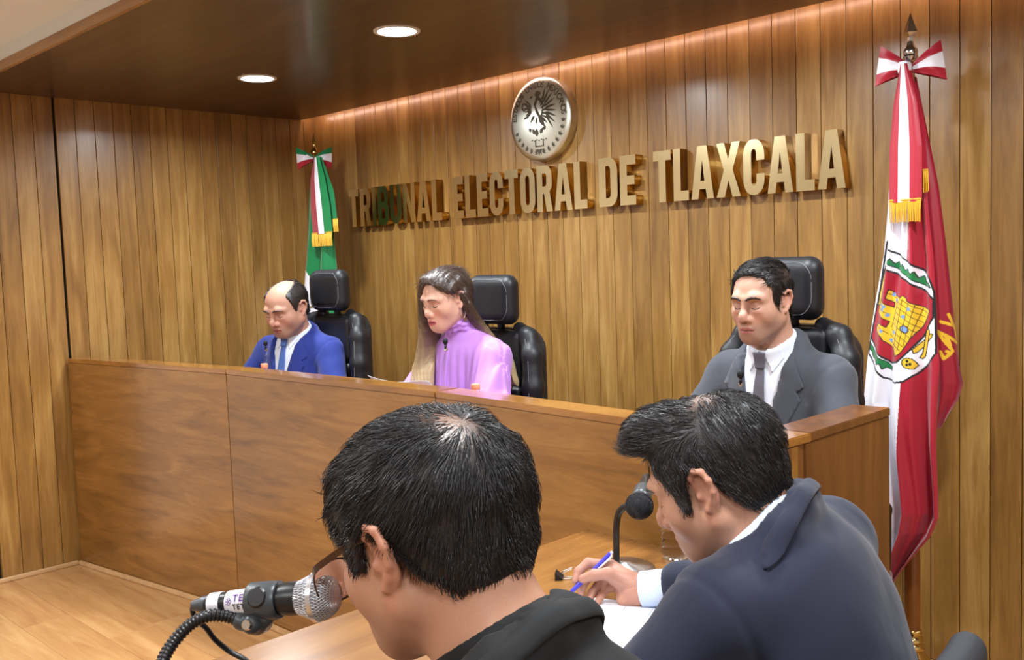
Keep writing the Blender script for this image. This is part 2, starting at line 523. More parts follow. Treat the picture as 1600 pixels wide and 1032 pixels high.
class Field:
    """list of primitives combined in order with smooth unions / cuts; p in local metres"""
    def __init__(s): s.ops = []

    def ell(s, c, r, k=0.02, R=None, op='u'):
        c = np.asarray(c, np.float32); r = np.asarray(r, np.float32)
        RR = None if R is None else np.asarray(R, np.float32)
        def fn(p):
            q = p - c
            if RR is not None: q = q @ RR
            a = q / r; b = a / r
            k0 = np.sqrt(np.einsum('ij,ij->i', a, a)); k1 = np.sqrt(np.einsum('ij,ij->i', b, b)) + 1e-6
            return k0 * (k0 - 1) / k1
        s.ops.append((op, fn, k, c, float(r.max()))); return s

    def con(s, a, b, ra, rb, k=0.02, op='u'):
        a = np.asarray(a, np.float32); b = np.asarray(b, np.float32)
        ba = b - a; l2 = float((ba * ba).sum()) + 1e-9
        def fn(p):
            q = p - a
            t = np.clip((q @ ba) / l2, 0, 1)
            e = q - t[:, None] * ba
            return np.sqrt(np.einsum('ij,ij->i', e, e)) - np.float32(ra) - np.float32(rb - ra) * t
        s.ops.append((op, fn, k, (a + b) / 2, math.sqrt(l2) / 2 + max(ra, rb))); return s

    def chain(s, pts, rads, k=0.01, op='u'):
        for i in range(len(pts) - 1):
            s.con(pts[i], pts[i + 1], rads[i], rads[i + 1], k, op)
        return s

    def rbox(s, c, h, r, k=0.01, R=None, op='u', bend=0.0):
        c = np.asarray(c, np.float32); h = np.asarray(h, np.float32)
        RR = None if R is None else np.asarray(R, np.float32)
        def fn(p):
            q = p - c
            if RR is not None: q = q @ RR
            if bend:
                q = q.copy(); q[:, 1] = q[:, 1] + bend * q[:, 0] ** 2
            d = np.abs(q) - (h - r)
            return np.sqrt((np.maximum(d, 0) ** 2).sum(1)) + np.minimum(d.max(1), 0) - r
        s.ops.append((op, fn, k, c, float(np.linalg.norm(h)))); return s

    def fun(s, f, op='warp'):      # arbitrary: f(p, d) -> d
        s.ops.append((op, f, 0, None, 0)); return s

    def eval(s, p, margin=0.03, ctr=None, rad=0.0):
        """ctr, rad: sphere around the points, to skip primitives that are out of reach"""
        d = np.full(len(p), 1.0, np.float32)
        if getattr(s, '_n', 0) != len(s.ops):
            s._n = len(s.ops)
            s._c = np.array([o[3] if o[3] is not None else (0, 0, 0) for o in s.ops], float)
            s._r = np.array([o[4] + o[2] if o[3] is not None else 1e9 for o in s.ops])
        near = range(len(s.ops)) if ctr is None else np.flatnonzero(((s._c - ctr) ** 2).sum(1) < (s._r + margin + rad) ** 2)
        for i_ in near:
            op, fn, k, c, R = s.ops[i_]
            if op == 'warp':
                d = fn(p, d); continue
            v = fn(p).astype(np.float32)
            if op == 'u':
                if k > 0:
                    h = np.maximum(k - np.abs(d - v), 0) / k
                    d = np.minimum(d, v) - h * h * (k * 0.25)
                else: d = np.minimum(d, v)
            else:                  # cut
                v = -v
                if k > 0:
                    h = np.maximum(k - np.abs(d - v), 0) / k
                    d = np.maximum(d, v) + h * h * (k * 0.25)
                else: d = np.maximum(d, v)
        return d.astype(np.float32)


def polygonise(field, lo, hi, h, B=8):
    """surface nets on a sparse set of blocks; returns verts, quads"""
    lo = np.asarray(lo, np.float32); hi = np.asarray(hi, np.float32)
    nb = np.ceil((hi - lo) / (h * B)).astype(int)
    bs = h * B
    g = np.stack(np.meshgrid(*[np.arange(n) for n in nb], indexing='ij'), -1).reshape(-1, 3)
    cen = lo + (g + 0.5) * bs
    dc = np.empty(len(cen), np.float32)
    sup = (g // 4) @ np.array([10000, 100, 1])
    order = np.argsort(sup, kind='stable')
    cuts = np.flatnonzero(np.diff(sup[order])) + 1
    for grp in np.split(order, cuts):
        pc = cen[grp].astype(np.float32)
        c0 = (pc.min(0) + pc.max(0)) / 2
        dc[grp] = field.eval(pc, bs + 0.03, c0, float(np.linalg.norm(pc.max(0) - c0)))
    n = nb * B + 1
    vals = np.repeat(np.repeat(np.repeat(dc.reshape(nb), B, 0), B, 1), B, 2)
    vals = np.pad(vals, ((0, 1), (0, 1), (0, 1)), mode='edge')
    vals = np.where(vals < 0, -1.0, 1.0).astype(np.float32)
    act = np.abs(dc) < bs * 0.78 + 0.010
    flat = vals.reshape(-1)
    o = np.stack(np.meshgrid(*[np.arange(B + 1)] * 3, indexing='ij'), -1).reshape(-1, 3)
    ga = g[act]
    sup = (ga // 2) @ np.array([10000, 100, 1])
    order = np.argsort(sup, kind='stable')
    cuts = np.flatnonzero(np.diff(sup[order])) + 1
    strides = np.array([n[1] * n[2], n[2], 1])
    for grp in (np.split(order, cuts) if len(ga) else []):
        ijk = (ga[grp] * B)[:, None, :] + o[None, :, :]
        ijk = ijk.reshape(-1, 3)
        pts = (lo + ijk * h).astype(np.float32)
        c0 = (pts.min(0) + pts.max(0)) / 2
        flat[ijk @ strides] = field.eval(pts, 0.03, c0, float(np.linalg.norm(pts.max(0) - c0)))
    vals[0] = np.maximum(vals[0], 1e-3); vals[-1] = np.maximum(vals[-1], 1e-3)
    vals[:, 0] = np.maximum(vals[:, 0], 1e-3); vals[:, -1] = np.maximum(vals[:, -1], 1e-3)
    vals[:, :, 0] = np.maximum(vals[:, :, 0], 1e-3); vals[:, :, -1] = np.maximum(vals[:, :, -1], 1e-3)
    ins = vals < 0
    cnt = np.zeros(n - 1, np.int8)
    for a in (0, 1):
        for b in (0, 1):
            for c in (0, 1):
                cnt += ins[a:n[0] - 1 + a, b:n[1] - 1 + b, c:n[2] - 1 + c]
    cell = np.argwhere((cnt > 0) & (cnt < 8))
    corner = {}
    for a in (0, 1):
        for b in (0, 1):
            for c in (0, 1):
                corner[(a, b, c)] = vals[cell[:, 0] + a, cell[:, 1] + b, cell[:, 2] + c]
    acc = np.zeros((len(cell), 3)); w = np.zeros(len(cell))
    for a in corner:
        for ax in range(3):
            if a[ax] == 1: continue
            b = list(a); b[ax] = 1; b = tuple(b)
            va, vb = corner[a], corner[b]
            cr = (va < 0) != (vb < 0)
            t = np.where(cr, va / np.where(cr, va - vb, 1), 0)
            q = np.zeros((len(cell), 3)); q[:] = a
            q[:, ax] = t
            acc[cr] += q[cr]; w[cr] += 1
    verts = lo + (cell + acc / w[:, None]) * h
    idx = np.full(n - 1, -1, np.int64)
    idx[cell[:, 0], cell[:, 1], cell[:, 2]] = np.arange(len(cell))
    quads = []
    for ax in range(3):
        u, v = [(1, 2), (2, 0), (0, 1)][ax]
        sl0 = [slice(None)] * 3; sl1 = [slice(None)] * 3
        sl0[ax] = slice(0, -1); sl1[ax] = slice(1, None)
        A, Bv = ins[tuple(sl0)], ins[tuple(sl1)]
        e = np.argwhere(A != Bv)
        ok = (e[:, u] > 0) & (e[:, v] > 0) & (e[:, u] < n[u] - 1) & (e[:, v] < n[v] - 1)
        e = e[ok]
        flip = A[e[:, 0], e[:, 1], e[:, 2]]
        def gi(du, dv):
            q = e.copy(); q[:, u] += du; q[:, v] += dv
            return idx[q[:, 0], q[:, 1], q[:, 2]]
        q = np.stack([gi(-1, -1), gi(0, -1), gi(0, 0), gi(-1, 0)], -1)
        q[~flip] = q[~flip][:, ::-1]
        quads.append(q)
    return verts, np.concatenate(quads)


def quads_mesh(name, verts, quads, mat=None, parent=None, smooth=True, cols=None):
    me = bpy.data.meshes.new(name)
    nq = len(quads); k = quads.shape[1]
    me.vertices.add(len(verts)); me.vertices.foreach_set('co', np.asarray(verts, np.float32).ravel())
    me.loops.add(nq * k); me.loops.foreach_set('vertex_index', np.asarray(quads, np.int32).ravel())
    me.polygons.add(nq)
    me.polygons.foreach_set('loop_start', np.arange(0, nq * k, k, dtype=np.int32))
    me.update(calc_edges=True)
    me.validate()
    if smooth: me.shade_smooth()
    if cols is not None:
        at_ = me.color_attributes.new('tint', 'FLOAT_COLOR', 'POINT')
        c4 = np.ones((len(verts), 4), np.float32); c4[:, :3] = cols
        at_.data.foreach_set('color', c4.ravel())
    return link_mesh(name, me, mat, parent)


def sdf_obj(name, field, lo, hi, h, mat, parent=None, colfn=None):
    v, q = polygonise(field, lo, hi, h)
    return quads_mesh(name, v, q, mat, parent, True, None if colfn is None else colfn(v)), v, q


def tint_mat(name, rough=0.5, sss=0.0, bump=0.0, bscale=300.0, sheen=0.0, spec=0.5, coat=0.0):
    m, nt, b = new_mat(name)
    a = nt.nodes.new('ShaderNodeVertexColor'); a.layer_name = 'tint'
    tc = nt.nodes.new('ShaderNodeTexCoord')
    nz = nt.nodes.new('ShaderNodeTexNoise'); nz.inputs['Scale'].default_value = bscale; nz.inputs['Detail'].default_value = 3
    nt.links.new(tc.outputs['Object'], nz.inputs['Vector'])
    mx = nt.nodes.new('ShaderNodeMix'); mx.data_type = 'RGBA'; mx.blend_type = 'MULTIPLY'
    mr = nt.nodes.new('ShaderNodeMapRange'); mr.inputs['To Min'].default_value = 0.92; mr.inputs['To Max'].default_value = 1.06
    nt.links.new(nz.outputs['Fac'], mr.inputs['Value'])
    mx.inputs[0].default_value = 1.0
    nt.links.new(a.outputs['Color'], mx.inputs[6]); nt.links.new(mr.outputs[0], mx.inputs[7])
    nt.links.new(mx.outputs[2], b.inputs['Base Color'])
    b.inputs['Roughness'].default_value = rough
    b.inputs['Subsurface Weight'].default_value = sss
    b.inputs['Subsurface Radius'].default_value = (0.012, 0.005, 0.003)
    b.inputs['Subsurface Scale'].default_value = 0.4
    b.inputs['Sheen Weight'].default_value = sheen
    b.inputs['Specular IOR Level'].default_value = spec
    b.inputs['Coat Weight'].default_value = coat
    if bump:
        bp = nt.nodes.new('ShaderNodeBump'); bp.inputs['Strength'].default_value = bump; bp.inputs['Distance'].default_value = 0.0015
        nt.links.new(nz.outputs['Fac'], bp.inputs['Height']); nt.links.new(bp.outputs['Normal'], b.inputs['Normal'])
    return m


def inpoly(P, poly):              # vectorised point in polygon, P (n,2)
    poly = np.asarray(poly, float)
    x, y = P[:, 0], P[:, 1]
    r = np.zeros(len(P), bool)
    j = len(poly) - 1
    for i in range(len(poly)):
        xi, yi = poly[i]; xj, yj = poly[j]
        c = ((yi > y) != (yj > y)) & (x < (xj - xi) * (y - yi) / (yj - yi + 1e-12) + xi)
        r ^= c
        j = i
    return r


def segdist(P, a, b):
    a = np.asarray(a, float); b = np.asarray(b, float)
    ba = b - a
    t = np.clip(((P - a) @ ba) / (ba @ ba + 1e-12), 0, 1)
    return np.linalg.norm(P - a - t[:, None] * ba, axis=1)


# ------------------------------------------------------------------ lettering on the back wall
def arc(cx, cz, rx, rz, a0, a1, n=7):
    return [(cx + rx * math.cos(math.radians(a0 + (a1 - a0) * i / n)), cz + rz * math.sin(math.radians(a0 + (a1 - a0) * i / n))) for i in range(n + 1)]


S = 0.235
WID = dict(T=.60, R=.64, I=.24, B=.63, U=.63, N=.66, A=.72, L=.50, E=.52, C=.62, O=.64, D=.63, X=.74)


def glyph(ch):
    w = WID[ch]; s = S; hb = .19
    if ch == 'I': return [[(0, 0), (s, 0), (s, 1), (0, 1)]]
    if ch == 'T':
        m = w / 2
        return [[(m - s / 2, 0), (m + s / 2, 0), (m + s / 2, 1 - hb), (w, 1 - hb), (w, 1), (0, 1), (0, 1 - hb), (m - s / 2, 1 - hb)]]
    if ch == 'L': return [[(0, 0), (w, 0), (w, hb), (s, hb), (s, 1), (0, 1)]]
    if ch == 'E': return [[(0, 0), (w, 0), (w, hb), (s, hb), (s, .41), (w - .04, .41), (w - .04, .59), (s, .59), (s, 1 - hb), (w, 1 - hb), (w, 1), (0, 1)]]
    if ch == 'N': return [[(0, 0), (.2, 0), (.2, .56), (w - .21, 0), (w, 0), (w, 1), (w - .2, 1), (w - .2, .46), (.21, 1), (0, 1)]]
    if ch == 'X':
        return [[(0, 0), (.25, 0), (w / 2, .31), (w - .25, 0), (w, 0), (w / 2 + .135, .5), (w - .01, 1), (w - .25, 1), (w / 2, .70), (.25, 1), (.01, 1), (w / 2 - .135, .5)]]
    if ch == 'A':
        return [[(0, 0), (.22, 0), (.26, .19), (w - .26, .19), (w - .22, 0), (w, 0), (w / 2 + .15, 1), (w / 2 - .15, 1)],
                [(.295, .34), (w - .295, .34), (w / 2, .74)]]
    if ch == 'O':
        return [arc(w - .28, .72, .28, .28, 0, 90) + arc(.28, .72, .28, .28, 90, 180) + arc(.28, .28, .28, .28, 180, 270) + arc(w - .28, .28, .28, .28, 270, 360),
                arc(w - s - .08, .74, .08, .09, 0, 90) + arc(s + .08, .74, .08, .09, 90, 180) + arc(s + .08, .26, .08, .09, 180, 270) + arc(w - s - .08, .26, .08, .09, 270, 360)]
    if ch == 'D':
        return [[(0, 0)] + arc(w - .27, .27, .27, .27, 270, 360) + arc(w - .27, .73, .27, .27, 0, 90) + [(0, 1)],
                [(s, hb - .02)] + arc(w - s - .08, .26, .08, .09, 270, 360) + arc(w - s - .08, .74, .08, .09, 0, 90) + [(s, 1.02 - hb)]]
    if ch == 'U':
        return [arc(.27, .27, .27, .27, 180, 270) + arc(w - .27, .27, .27, .27, 270, 360) + [(w, 1), (w - s, 1)] + arc(w - s - .08, .27, .08, .09, 360, 270) + arc(s + .08, .27, .08, .09, 270, 180) + [(s, 1), (0, 1)]]
    if ch == 'C':
        return [[(w, .62)] + arc(w - .28, .72, .28, .28, 0, 90) + arc(.28, .72, .28, .28, 90, 180) + arc(.28, .28, .28, .28, 180, 270) + arc(w - .28, .28, .28, .28, 270, 360) + [(w, .38), (w - s, .38)]
                + arc(w - s - .08, .26, .08, .09, 360, 270) + arc(s + .08, .26, .08, .09, 270, 180) + arc(s + .08, .74, .08, .09, 180, 90) + arc(w - s - .08, .74, .08, .09, 90, 0) + [(w - s, .62)]]
    if ch == 'B':
        return [[(0, 0)] + arc(w - .22, .24, .22, .24, 270, 360) + arc(w - .10, .42, .10, .10, 0, 70) + arc(w - .11, .62, .09, .08, 290, 360) + arc(w - .24, .78, .22, .22, 0, 90) + [(0, 1)],
                [(s, .16)] + arc(w - s - .05, .22, .06, .06, 270, 360) + arc(w - s - .05, .37, .06, .06, 0, 90) + [(s, .43)],
                [(s, .59)] + arc(w - s - .06, .65, .06, .06, 270, 360) + arc(w - s - .06, .78, .06, .06, 0, 90) + [(s, .84)]]
    if ch == 'R':
        return [[(0, 0), (s, 0), (s, .39), (.30, .39), (w - .25, 0), (w, 0), (w - .11, .42)] + arc(w - .14, .58, .13, .12, 300, 360) + arc(w - .24, .76, .23, .24, 0, 90) + [(0, 1)],
                [(s, .55)] + arc(w - s - .06, .62, .06, .07, 270, 360) + arc(w - s - .06, .77, .06, .06, 0, 90) + [(s, .83)]]


YF = YB - 0.052
LZ0, LZ1 = 1.662, 1.872
words = [('TRIBUNAL', 546, 690, 326), ('ELECTORAL', 708, 917, 303), ('DE', 936, 993, 285), ('TLAXCALA', 1021, 1321, 265)]
ordn = {1: 'first', 2: 'second', 3: 'third'}
for wd, p0, p1, pm_ in words:
    xa, xb = onY(p0, pm_ + 12, YF)[0], onY(p1, pm_ - 12, YF)[0]
    gap = .085
    tot = sum(WID[c] for c in wd) + gap * (len(wd) - 1)
    sx = (xb - xa) / tot
    cx = xa
    seen = {}
    for i, ch in enumerate(wd):
        loops = [[(px * sx, pz * (LZ1 - LZ0)) for px, pz in lp] for lp in glyph(ch)]
        o = outline_mesh('brass_letter', loops, 0.048, None)
        o.location = (cx, YF + 0.024, LZ0)
        o.data.materials.clear()
        o.data.materials.append(M['letter_brass']); o.data.materials.append(M['letter_side'])
        for p in o.data.polygons:
            p.material_index = 0 if abs(p.normal.y) > 0.5 else 1
        seen[ch] = seen.get(ch, 0) + 1
        q = (ordn[seen[ch]] + ' ' if wd.count(ch) > 1 else '')
        setprops(o, 'polished brass %scapital letter %s in the wall word %s' % (q, ch, wd), 'letter', 'brass wall lettering')
        cx += (WID[ch] + gap) * sx

# ------------------------------------------------------------------ round emblem
ec = onY(843, 186, YB - 0.05)
ER = 0.19
emb = thing('wall_emblem', 'round steel emblem with engraved eagle above the brass lettering', 'emblem', (ec[0], YB, ec[2]))
lathe('disc', [(0.0, 0.062), (0.06, 0.0612), (0.12, 0.058), (0.165, 0.0535), (0.183, 0.051), (0.19, 0.046), (0.19, 0.0), (0.0, 0.0)], M['steel'], emb, 72, Matrix.Rotation(math.pi / 2, 4, 'X'))


def dome(r): return np.interp(r, [0, .06, .12, .165, .183, .19], [.062, .0612, .058, .0535, .051, .046])


def inlay(name, polys, parent, mat):
    bm = bmesh.new()
    for pl in polys:
        pl = np.asarray(pl, float) * ER
        vs = [bm.verts.new((p[0], -float(dome(np.hypot(*p))) - 0.0007, p[1])) for p in pl]
        try: bm.faces.new(vs)
        except ValueError: pass
    bmesh.ops.triangulate(bm, faces=bm.faces)
    return bm_obj(name, bm, mat, parent)


def leafp(cx, cz, l, w, a):
    c, s_ = math.cos(math.radians(a)), math.sin(math.radians(a))
    pts = [(0, 0), (l * .3, w * .5), (l * .65, w * .4), (l, 0), (l * .65, -w * .4), (l * .3, -w * .5)]
    return [(cx + x * c - y * s_, cz + x * s_ + y * c) for x, y in pts]


wing = []
for i in range(9):                 # primaries of the raised right wing
    a = 78 - i * 17
    wing.append(leafp(.16 + .012 * i, .36 - .035 * i, .40 + .02 * math.sin(i), .060, a))
for i in range(7):
    wing.append(leafp(.06 + .015 * i, .33 - .05 * i, .24, .048, 60 - i * 18))
inlay('wing', wing, emb, M['engrave'])
wing = []
for i in range(6):                 # lowered left wing
    wing.append(leafp(-.18, .30 - .02 * i, .36 - .02 * i, .05, 140 + i * 16))
inlay('wing', wing, emb, M['engrave'])
inlay('eagle_body', [leafp(-.02, .58, .66, .30, -78), leafp(-.10, .57, .22, .17, 10), leafp(-.16, .56, .13, .06, 205), leafp(.0, .08, .3, .13, -35), leafp(.02, .05, .36, .12, -52),
                     leafp(-.1, .1, .24, .08, -130), leafp(-.02, .05, .2, .07, -105)], emb, M['engrave'])
snake = [(-.36, .30), (-.46, .24), (-.53, .33), (-.48, .42), (-.38, .40), (-.33, .30), (-.30, .18), (-.36, .08), (-.46, .05)]
sk = [];
for a, b in zip(snake[:-1], snake[1:]):
    d = np.array(b) - np.array(a); nn = np.array([-d[1], d[0]]) / np.linalg.norm(d) * .022
    sk.append([tuple(np.array(a) - nn), tuple(np.array(b) - nn), tuple(np.array(b) + nn), tuple(np.array(a) + nn)])
inlay('snake', sk, emb, M['engrave'])
cact = [leafp(-.05, -.42, .2, .13, 90), leafp(.06, -.36, .17, .11, 55), leafp(-.10, -.36, .17, .11, 125), leafp(.16, -.28, .13, .09, 40), leafp(-.22, -.28, .12, .09, 140)]
for i in range(7): cact.append(leafp(-.24 + i * .075, -.50 - .02 * (i % 2), .06, .035, 0))
cact += [[(-.13, -.66), (-.09, -.66), (-.09, -.5), (-.13, -.5)], [(.12, -.66), (.16, -.66), (.16, -.5), (.12, -.5)], [(-.13, -.67), (.16, -.67), (.16, -.64), (-.13, -.64)]]
inlay('cactus', cact, emb, M['engrave'])
gar = []
for i in range(13):
    a = 205 + i * 12.0
    r = .80
    cxx, czz = r * math.cos(math.radians(a)), r * math.sin(math.radians(a))
    for da in (-38, 0, 38): gar.append(leafp(cxx, czz, .105, .05, a + (95 if a > 270 else -95) + da))
for k in range(7): gar.append(leafp(0, -.74, .14, .035, 180 + 30 * k))
inlay('garland', gar, emb, M['engrave'])


def text_polys(ch, size):
    cu = bpy.data.curves.new('t', 'FONT'); cu.body = ch; cu.size = size; cu.align_x = 'CENTER'; cu.offset = size * 0.022
    tmp = bpy.data.objects.new('t', cu); COL.objects.link(tmp)
    dg = bpy.context.evaluated_depsgraph_get()
    me = bpy.data.meshes.new_from_object(tmp.evaluated_get(dg))
    v = np.array([tuple(q.co) for q in me.vertices]).reshape(-1, 3); f = [list(p.vertices) for p in me.polygons]
    bpy.data.objects.remove(tmp); bpy.data.curves.remove(cu); bpy.data.meshes.remove(me)
    return v, f


ins_parts = []
txt = 'ESTADOS UNIDOS MEXICANOS'
for i, ch in enumerate(txt):
    if ch == ' ': continue
    v, f = text_polys(ch, 0.040)
    if not len(v): continue
    a = math.radians(176 - i * (172.0 / (len(txt) - 1)))
    v2 = v[:, :2].copy(); v2[:, 0] *= .95
    rot = a - math.pi / 2
    X_ = v2[:, 0] * math.cos(rot) - v2[:, 1] * math.sin(rot) + 0.141 * math.cos(a)
    Z_ = v2[:, 0] * math.sin(rot) + v2[:, 1] * math.cos(rot) + 0.141 * math.sin(a)
    r = np.hypot(X_, Z_)
    ins_parts.append((list(zip(X_, -dome(r) - 0.0007, Z_)), f))
v, f = join_data(ins_parts)
mesh_from('inscription', v, f, M['engrave'], emb)

# ------------------------------------------------------------------ flags
M['flag'] = tint_mat('satin_flag_cloth', 0.42, bscale=500, bump=0.05, sheen=0.3)
M['gold_fringe'] = plain('gold_fringe', srgb(222, 170, 50), 0.5, 0.1, var=0.2, bscale=300)
RED, WHITE, GREEN = srgb(168, 16, 42)[:3], srgb(236, 232, 240)[:3], srgb(0, 122, 66)[:3]
YEL, BLK, BLU = srgb(232, 186, 40)[:3], srgb(20, 22, 24)[:3], srgb(120, 150, 200)[:3]


def sheet(rows, nu, folds, ypos, nv_step=0.002, colour=None):
    """cloth hung between left/right edge curves; rows: list of (z, xl, xr); folds(s, t, z) -> y offset"""
    rows = sorted(rows, key=lambda r: -r[0])
    z0, z1 = rows[0][0], rows[-1][0]
    nv = int((z0 - z1) / nv_step) + 1
    zs = np.linspace(z0, z1, nv)
    rz = np.array([r[0] for r in rows])[::-1]
    xl = np.interp(zs, rz, np.array([r[1] for r in rows])[::-1])
    xr = np.interp(zs, rz, np.array([r[2] for r in rows])[::-1])
    s = np.linspace(0, 1, nu)
    Sg, Zg = np.meshgrid(s, zs)
    Xg = xl[:, None] + (xr - xl)[:, None] * Sg
    T = (z0 - Zg) / (z0 - z1)
    Yg = ypos + folds(Sg, T, Zg)
    V = np.stack([Xg, Yg, Zg], -1).reshape(-1, 3)
    i = np.arange(nv - 1)[:, None] * nu + np.arange(nu - 1)[None, :]
    i = i.ravel()
    Q = np.stack([i, i + 1, i + nu + 1, i + nu], -1)
    C = colour(V, Sg.ravel(), T.ravel())
    return V, Q, C


def stack(parts):
    vs, qs, cs, b = [], [], [], 0
    for v, q, c in parts:
        vs.append(v); qs.append(q + b); cs.append(c); b += len(v)
    return np.concatenate(vs), np.concatenate(qs), np.concatenate(cs)


def pole_parts(t, zt, zb_thin, x0, finial_h, with_stand=True):
    # spear finial, collar, pole (local: x=0,y=0 axis)
    bm = bmesh.new()
    hw = finial_h * .23
    pts = [(0, 0, zt), (hw, 0, zt - finial_h * .62), (hw * .35, 0, zt - finial_h * .72), (hw * .3, 0, zt - finial_h)]
    prof = [(0, zt), (hw * .55, zt - finial_h * .35), (hw, zt - finial_h * .62), (hw * .38, zt - finial_h * .75), (hw * .3, zt - finial_h)]
    rings = []
    for r, z in prof:
        rings.append([bm.verts.new((0, 0, z))] if r == 0 else [bm.verts.new((r, 0, z)), bm.verts.new((0, r * .8, z)), bm.verts.new((-r, 0, z)), bm.verts.new((0, -r * .8, z))])
    for a, b in zip(rings[:-1], rings[1:]):
        for k in range(4):
            k2 = (k + 1) % 4
            bm.faces.new((a[0], b[k], b[k2]) if len(a) == 1 else (a[k], b[k], b[k2], a[k2]))
    bm_obj('finial', bm, M['chrome'] if with_stand else M['brass'], t)
    z = zt - finial_h
    lathe('collar', [(0, z + .012), (.009, z + .01), (.012, z), (.014, z - .008), (.021, z - .014), (.023, z - .026), (.021, z - .032), (.024, z - .038), (.020, z - .05), (.015, z - .056), (0, z - .057)], M['chrome'] if with_stand else M['brass'], t, 24)
    tube('pole', [(0, 0, z - .05), (0, 0, zb_thin)], 0.0135, M['chrome'] if with_stand else M['brass'], t, 16)
    lathe('socket', [(0, .50), (.015, .50), (.02, .495), (.022, .485), (.02, .475), (.017, .47), (.017, .445), (0, .445)], M['brass'], t, 24)
    tube('socket_screw', [(.015, -.004, .487), (.045, -.010, .487)], 0.004, M['brass'], t, 8)
    lathe('column', [(0, .45), (.0245, .45)] + [(.0255, .44), (.0255, .16)] + [(0, .16)], M['column_wood'], t, 20, smooth=False)
    lathe('base', [(0, .18), (.022, .18), (.030, .175), (.032, .165), (.028, .157), (.034, .150), (.036, .140), (.031, .132), (.036, .125), (.037, .112), (.032, .105), (.045, .090), (.055, .078), (.062, .07), (.075, .055), (.085, .048),
                   (.10, .035), (.118, .028), (.128, .014), (.13, .0), (0, .0)], M['brass'], t, 40)


def bow(t, z, size, cols, tilt, turn=0.0, name='bow'):
    """two loops and a knot, striped across"""
    parts = []
    for s_ in (-1, 1):
        nu, nv = 26, 30
        u = np.linspace(0, 1, nu); v = np.linspace(-1, 1, nv)
        U, V = np.meshgrid(u, v)
        half = (0.13 + 0.44 * U ** .9) * size
        X = s_ * (0.06 + .92 * U) * size
        Z = V * half + (0.10 * U - .02) * size - .12 * U * U * size * (V < 0)
        Y = -0.03 - 0.22 * size * np.sin(np.pi * np.clip(U, 0, 1)) * (1 - .3 * V * V) + .02 * np.sin(V * 7 + U * 3) * (1 - U) * size * 2
        a = math.radians(tilt * s_)
        Xr = X * math.cos(a) - Z * math.sin(a); Zr = X * math.sin(a) + Z * math.cos(a)
        # colour by stripe
        c = np.zeros((nv, nu, 3))
        for k, col in enumerate(cols):
            lo_, hi_ = 1 - 2 * k / len(cols), 1 - 2 * (k + 1) / len(cols)
            c[(V <= lo_) & (V >= hi_)] = col
        P_ = np.stack([Xr, Y, Zr + z], -1).reshape(-1, 3)
        i = (np.arange(nv - 1)[:, None] * nu + np.arange(nu - 1)[None, :]).ravel()
        Q = np.stack([i, i + 1, i + nu + 1, i + nu], -1)
        parts.append((P_, Q, c.reshape(-1, 3)))
        # rear half of the loop
        P2 = P_.copy(); P2[:, 1] = -0.02 + 0.12 * size * np.sin(np.pi * U.ravel())
        parts.append((P2, Q[:, ::-1], c.reshape(-1, 3)))
    v, q, c = stack(parts)
    ct, st = math.cos(math.radians(turn)), math.sin(math.radians(turn))
    v = np.stack([v[:, 0] * ct - v[:, 1] * st, v[:, 0] * st + v[:, 1] * ct, v[:, 2]], -1)
    quads_mesh(name, v, q, M['flag'], t, True, c)
    f = Field().rbox((0, -0.045, z), (.017, .022, .020), .01)
    k, vv, qq = sdf_obj('knot', f, (-.04, -.09, z - .05), (.04, 0.0, z + .05), .003, M['flag'], t, lambda v_: np.tile(np.array(WHITE), (len(v_), 1)))


def fringe(t, xa, xb, z0, z1, y, name='fringe', skew=0.0):
    n = max(8, int((xb - xa) / .0028))
    parts = []
    for k in range(n):
        x = xa + (xb - xa) * (k + .5) / n
        e = (rng.random() - .5) * .003
        parts.append(tube_data([(x, y, z0), (x + e + skew * .5, y - .002 + e, (z0 + z1) / 2), (x + 2 * e + skew, y, z1 + (rng.random() - .5) * .004)], [.0016, .0017, .0012], 4))
    parts.append(tube_data([(xa, y, z0), (xb, y, z0)], .003, 6))
    v, f = join_data(parts)
    return mesh_from(name, v, f, M['gold_fringe'], t)


# ---- state flag on the right
FY = 3.12
fr = thing('state_flag', 'red and white flag with yellow castle shield on a stand by the bench', 'flag', (0, 0, 0))
px = lambda x, y, Y=FY - .03: (lambda p: (p[0], p[2]))(onY(x, y, Y))
ptop = onY(1411, 22, FY)
PX0 = onY(1424, 560, FY)[0]
fr.location = (PX0, FY, 0)
pole_parts(fr, ptop[2], 0.47, 0, .10)


def rows_px(lst, Y):
    out = []
    for y, xl_, xr_ in lst:
        a = onY(xl_, y, Y); b = onY(xr_, y, Y)
        out.append(((a[2] + b[2]) / 2, a[0], b[0]))
    return out


def pxpoly(lst, Y):
    return np.array([[onY(x, y, Y)[0], onY(x, y, Y)[2]] for x, y in lst])


E_Y = FY - .05
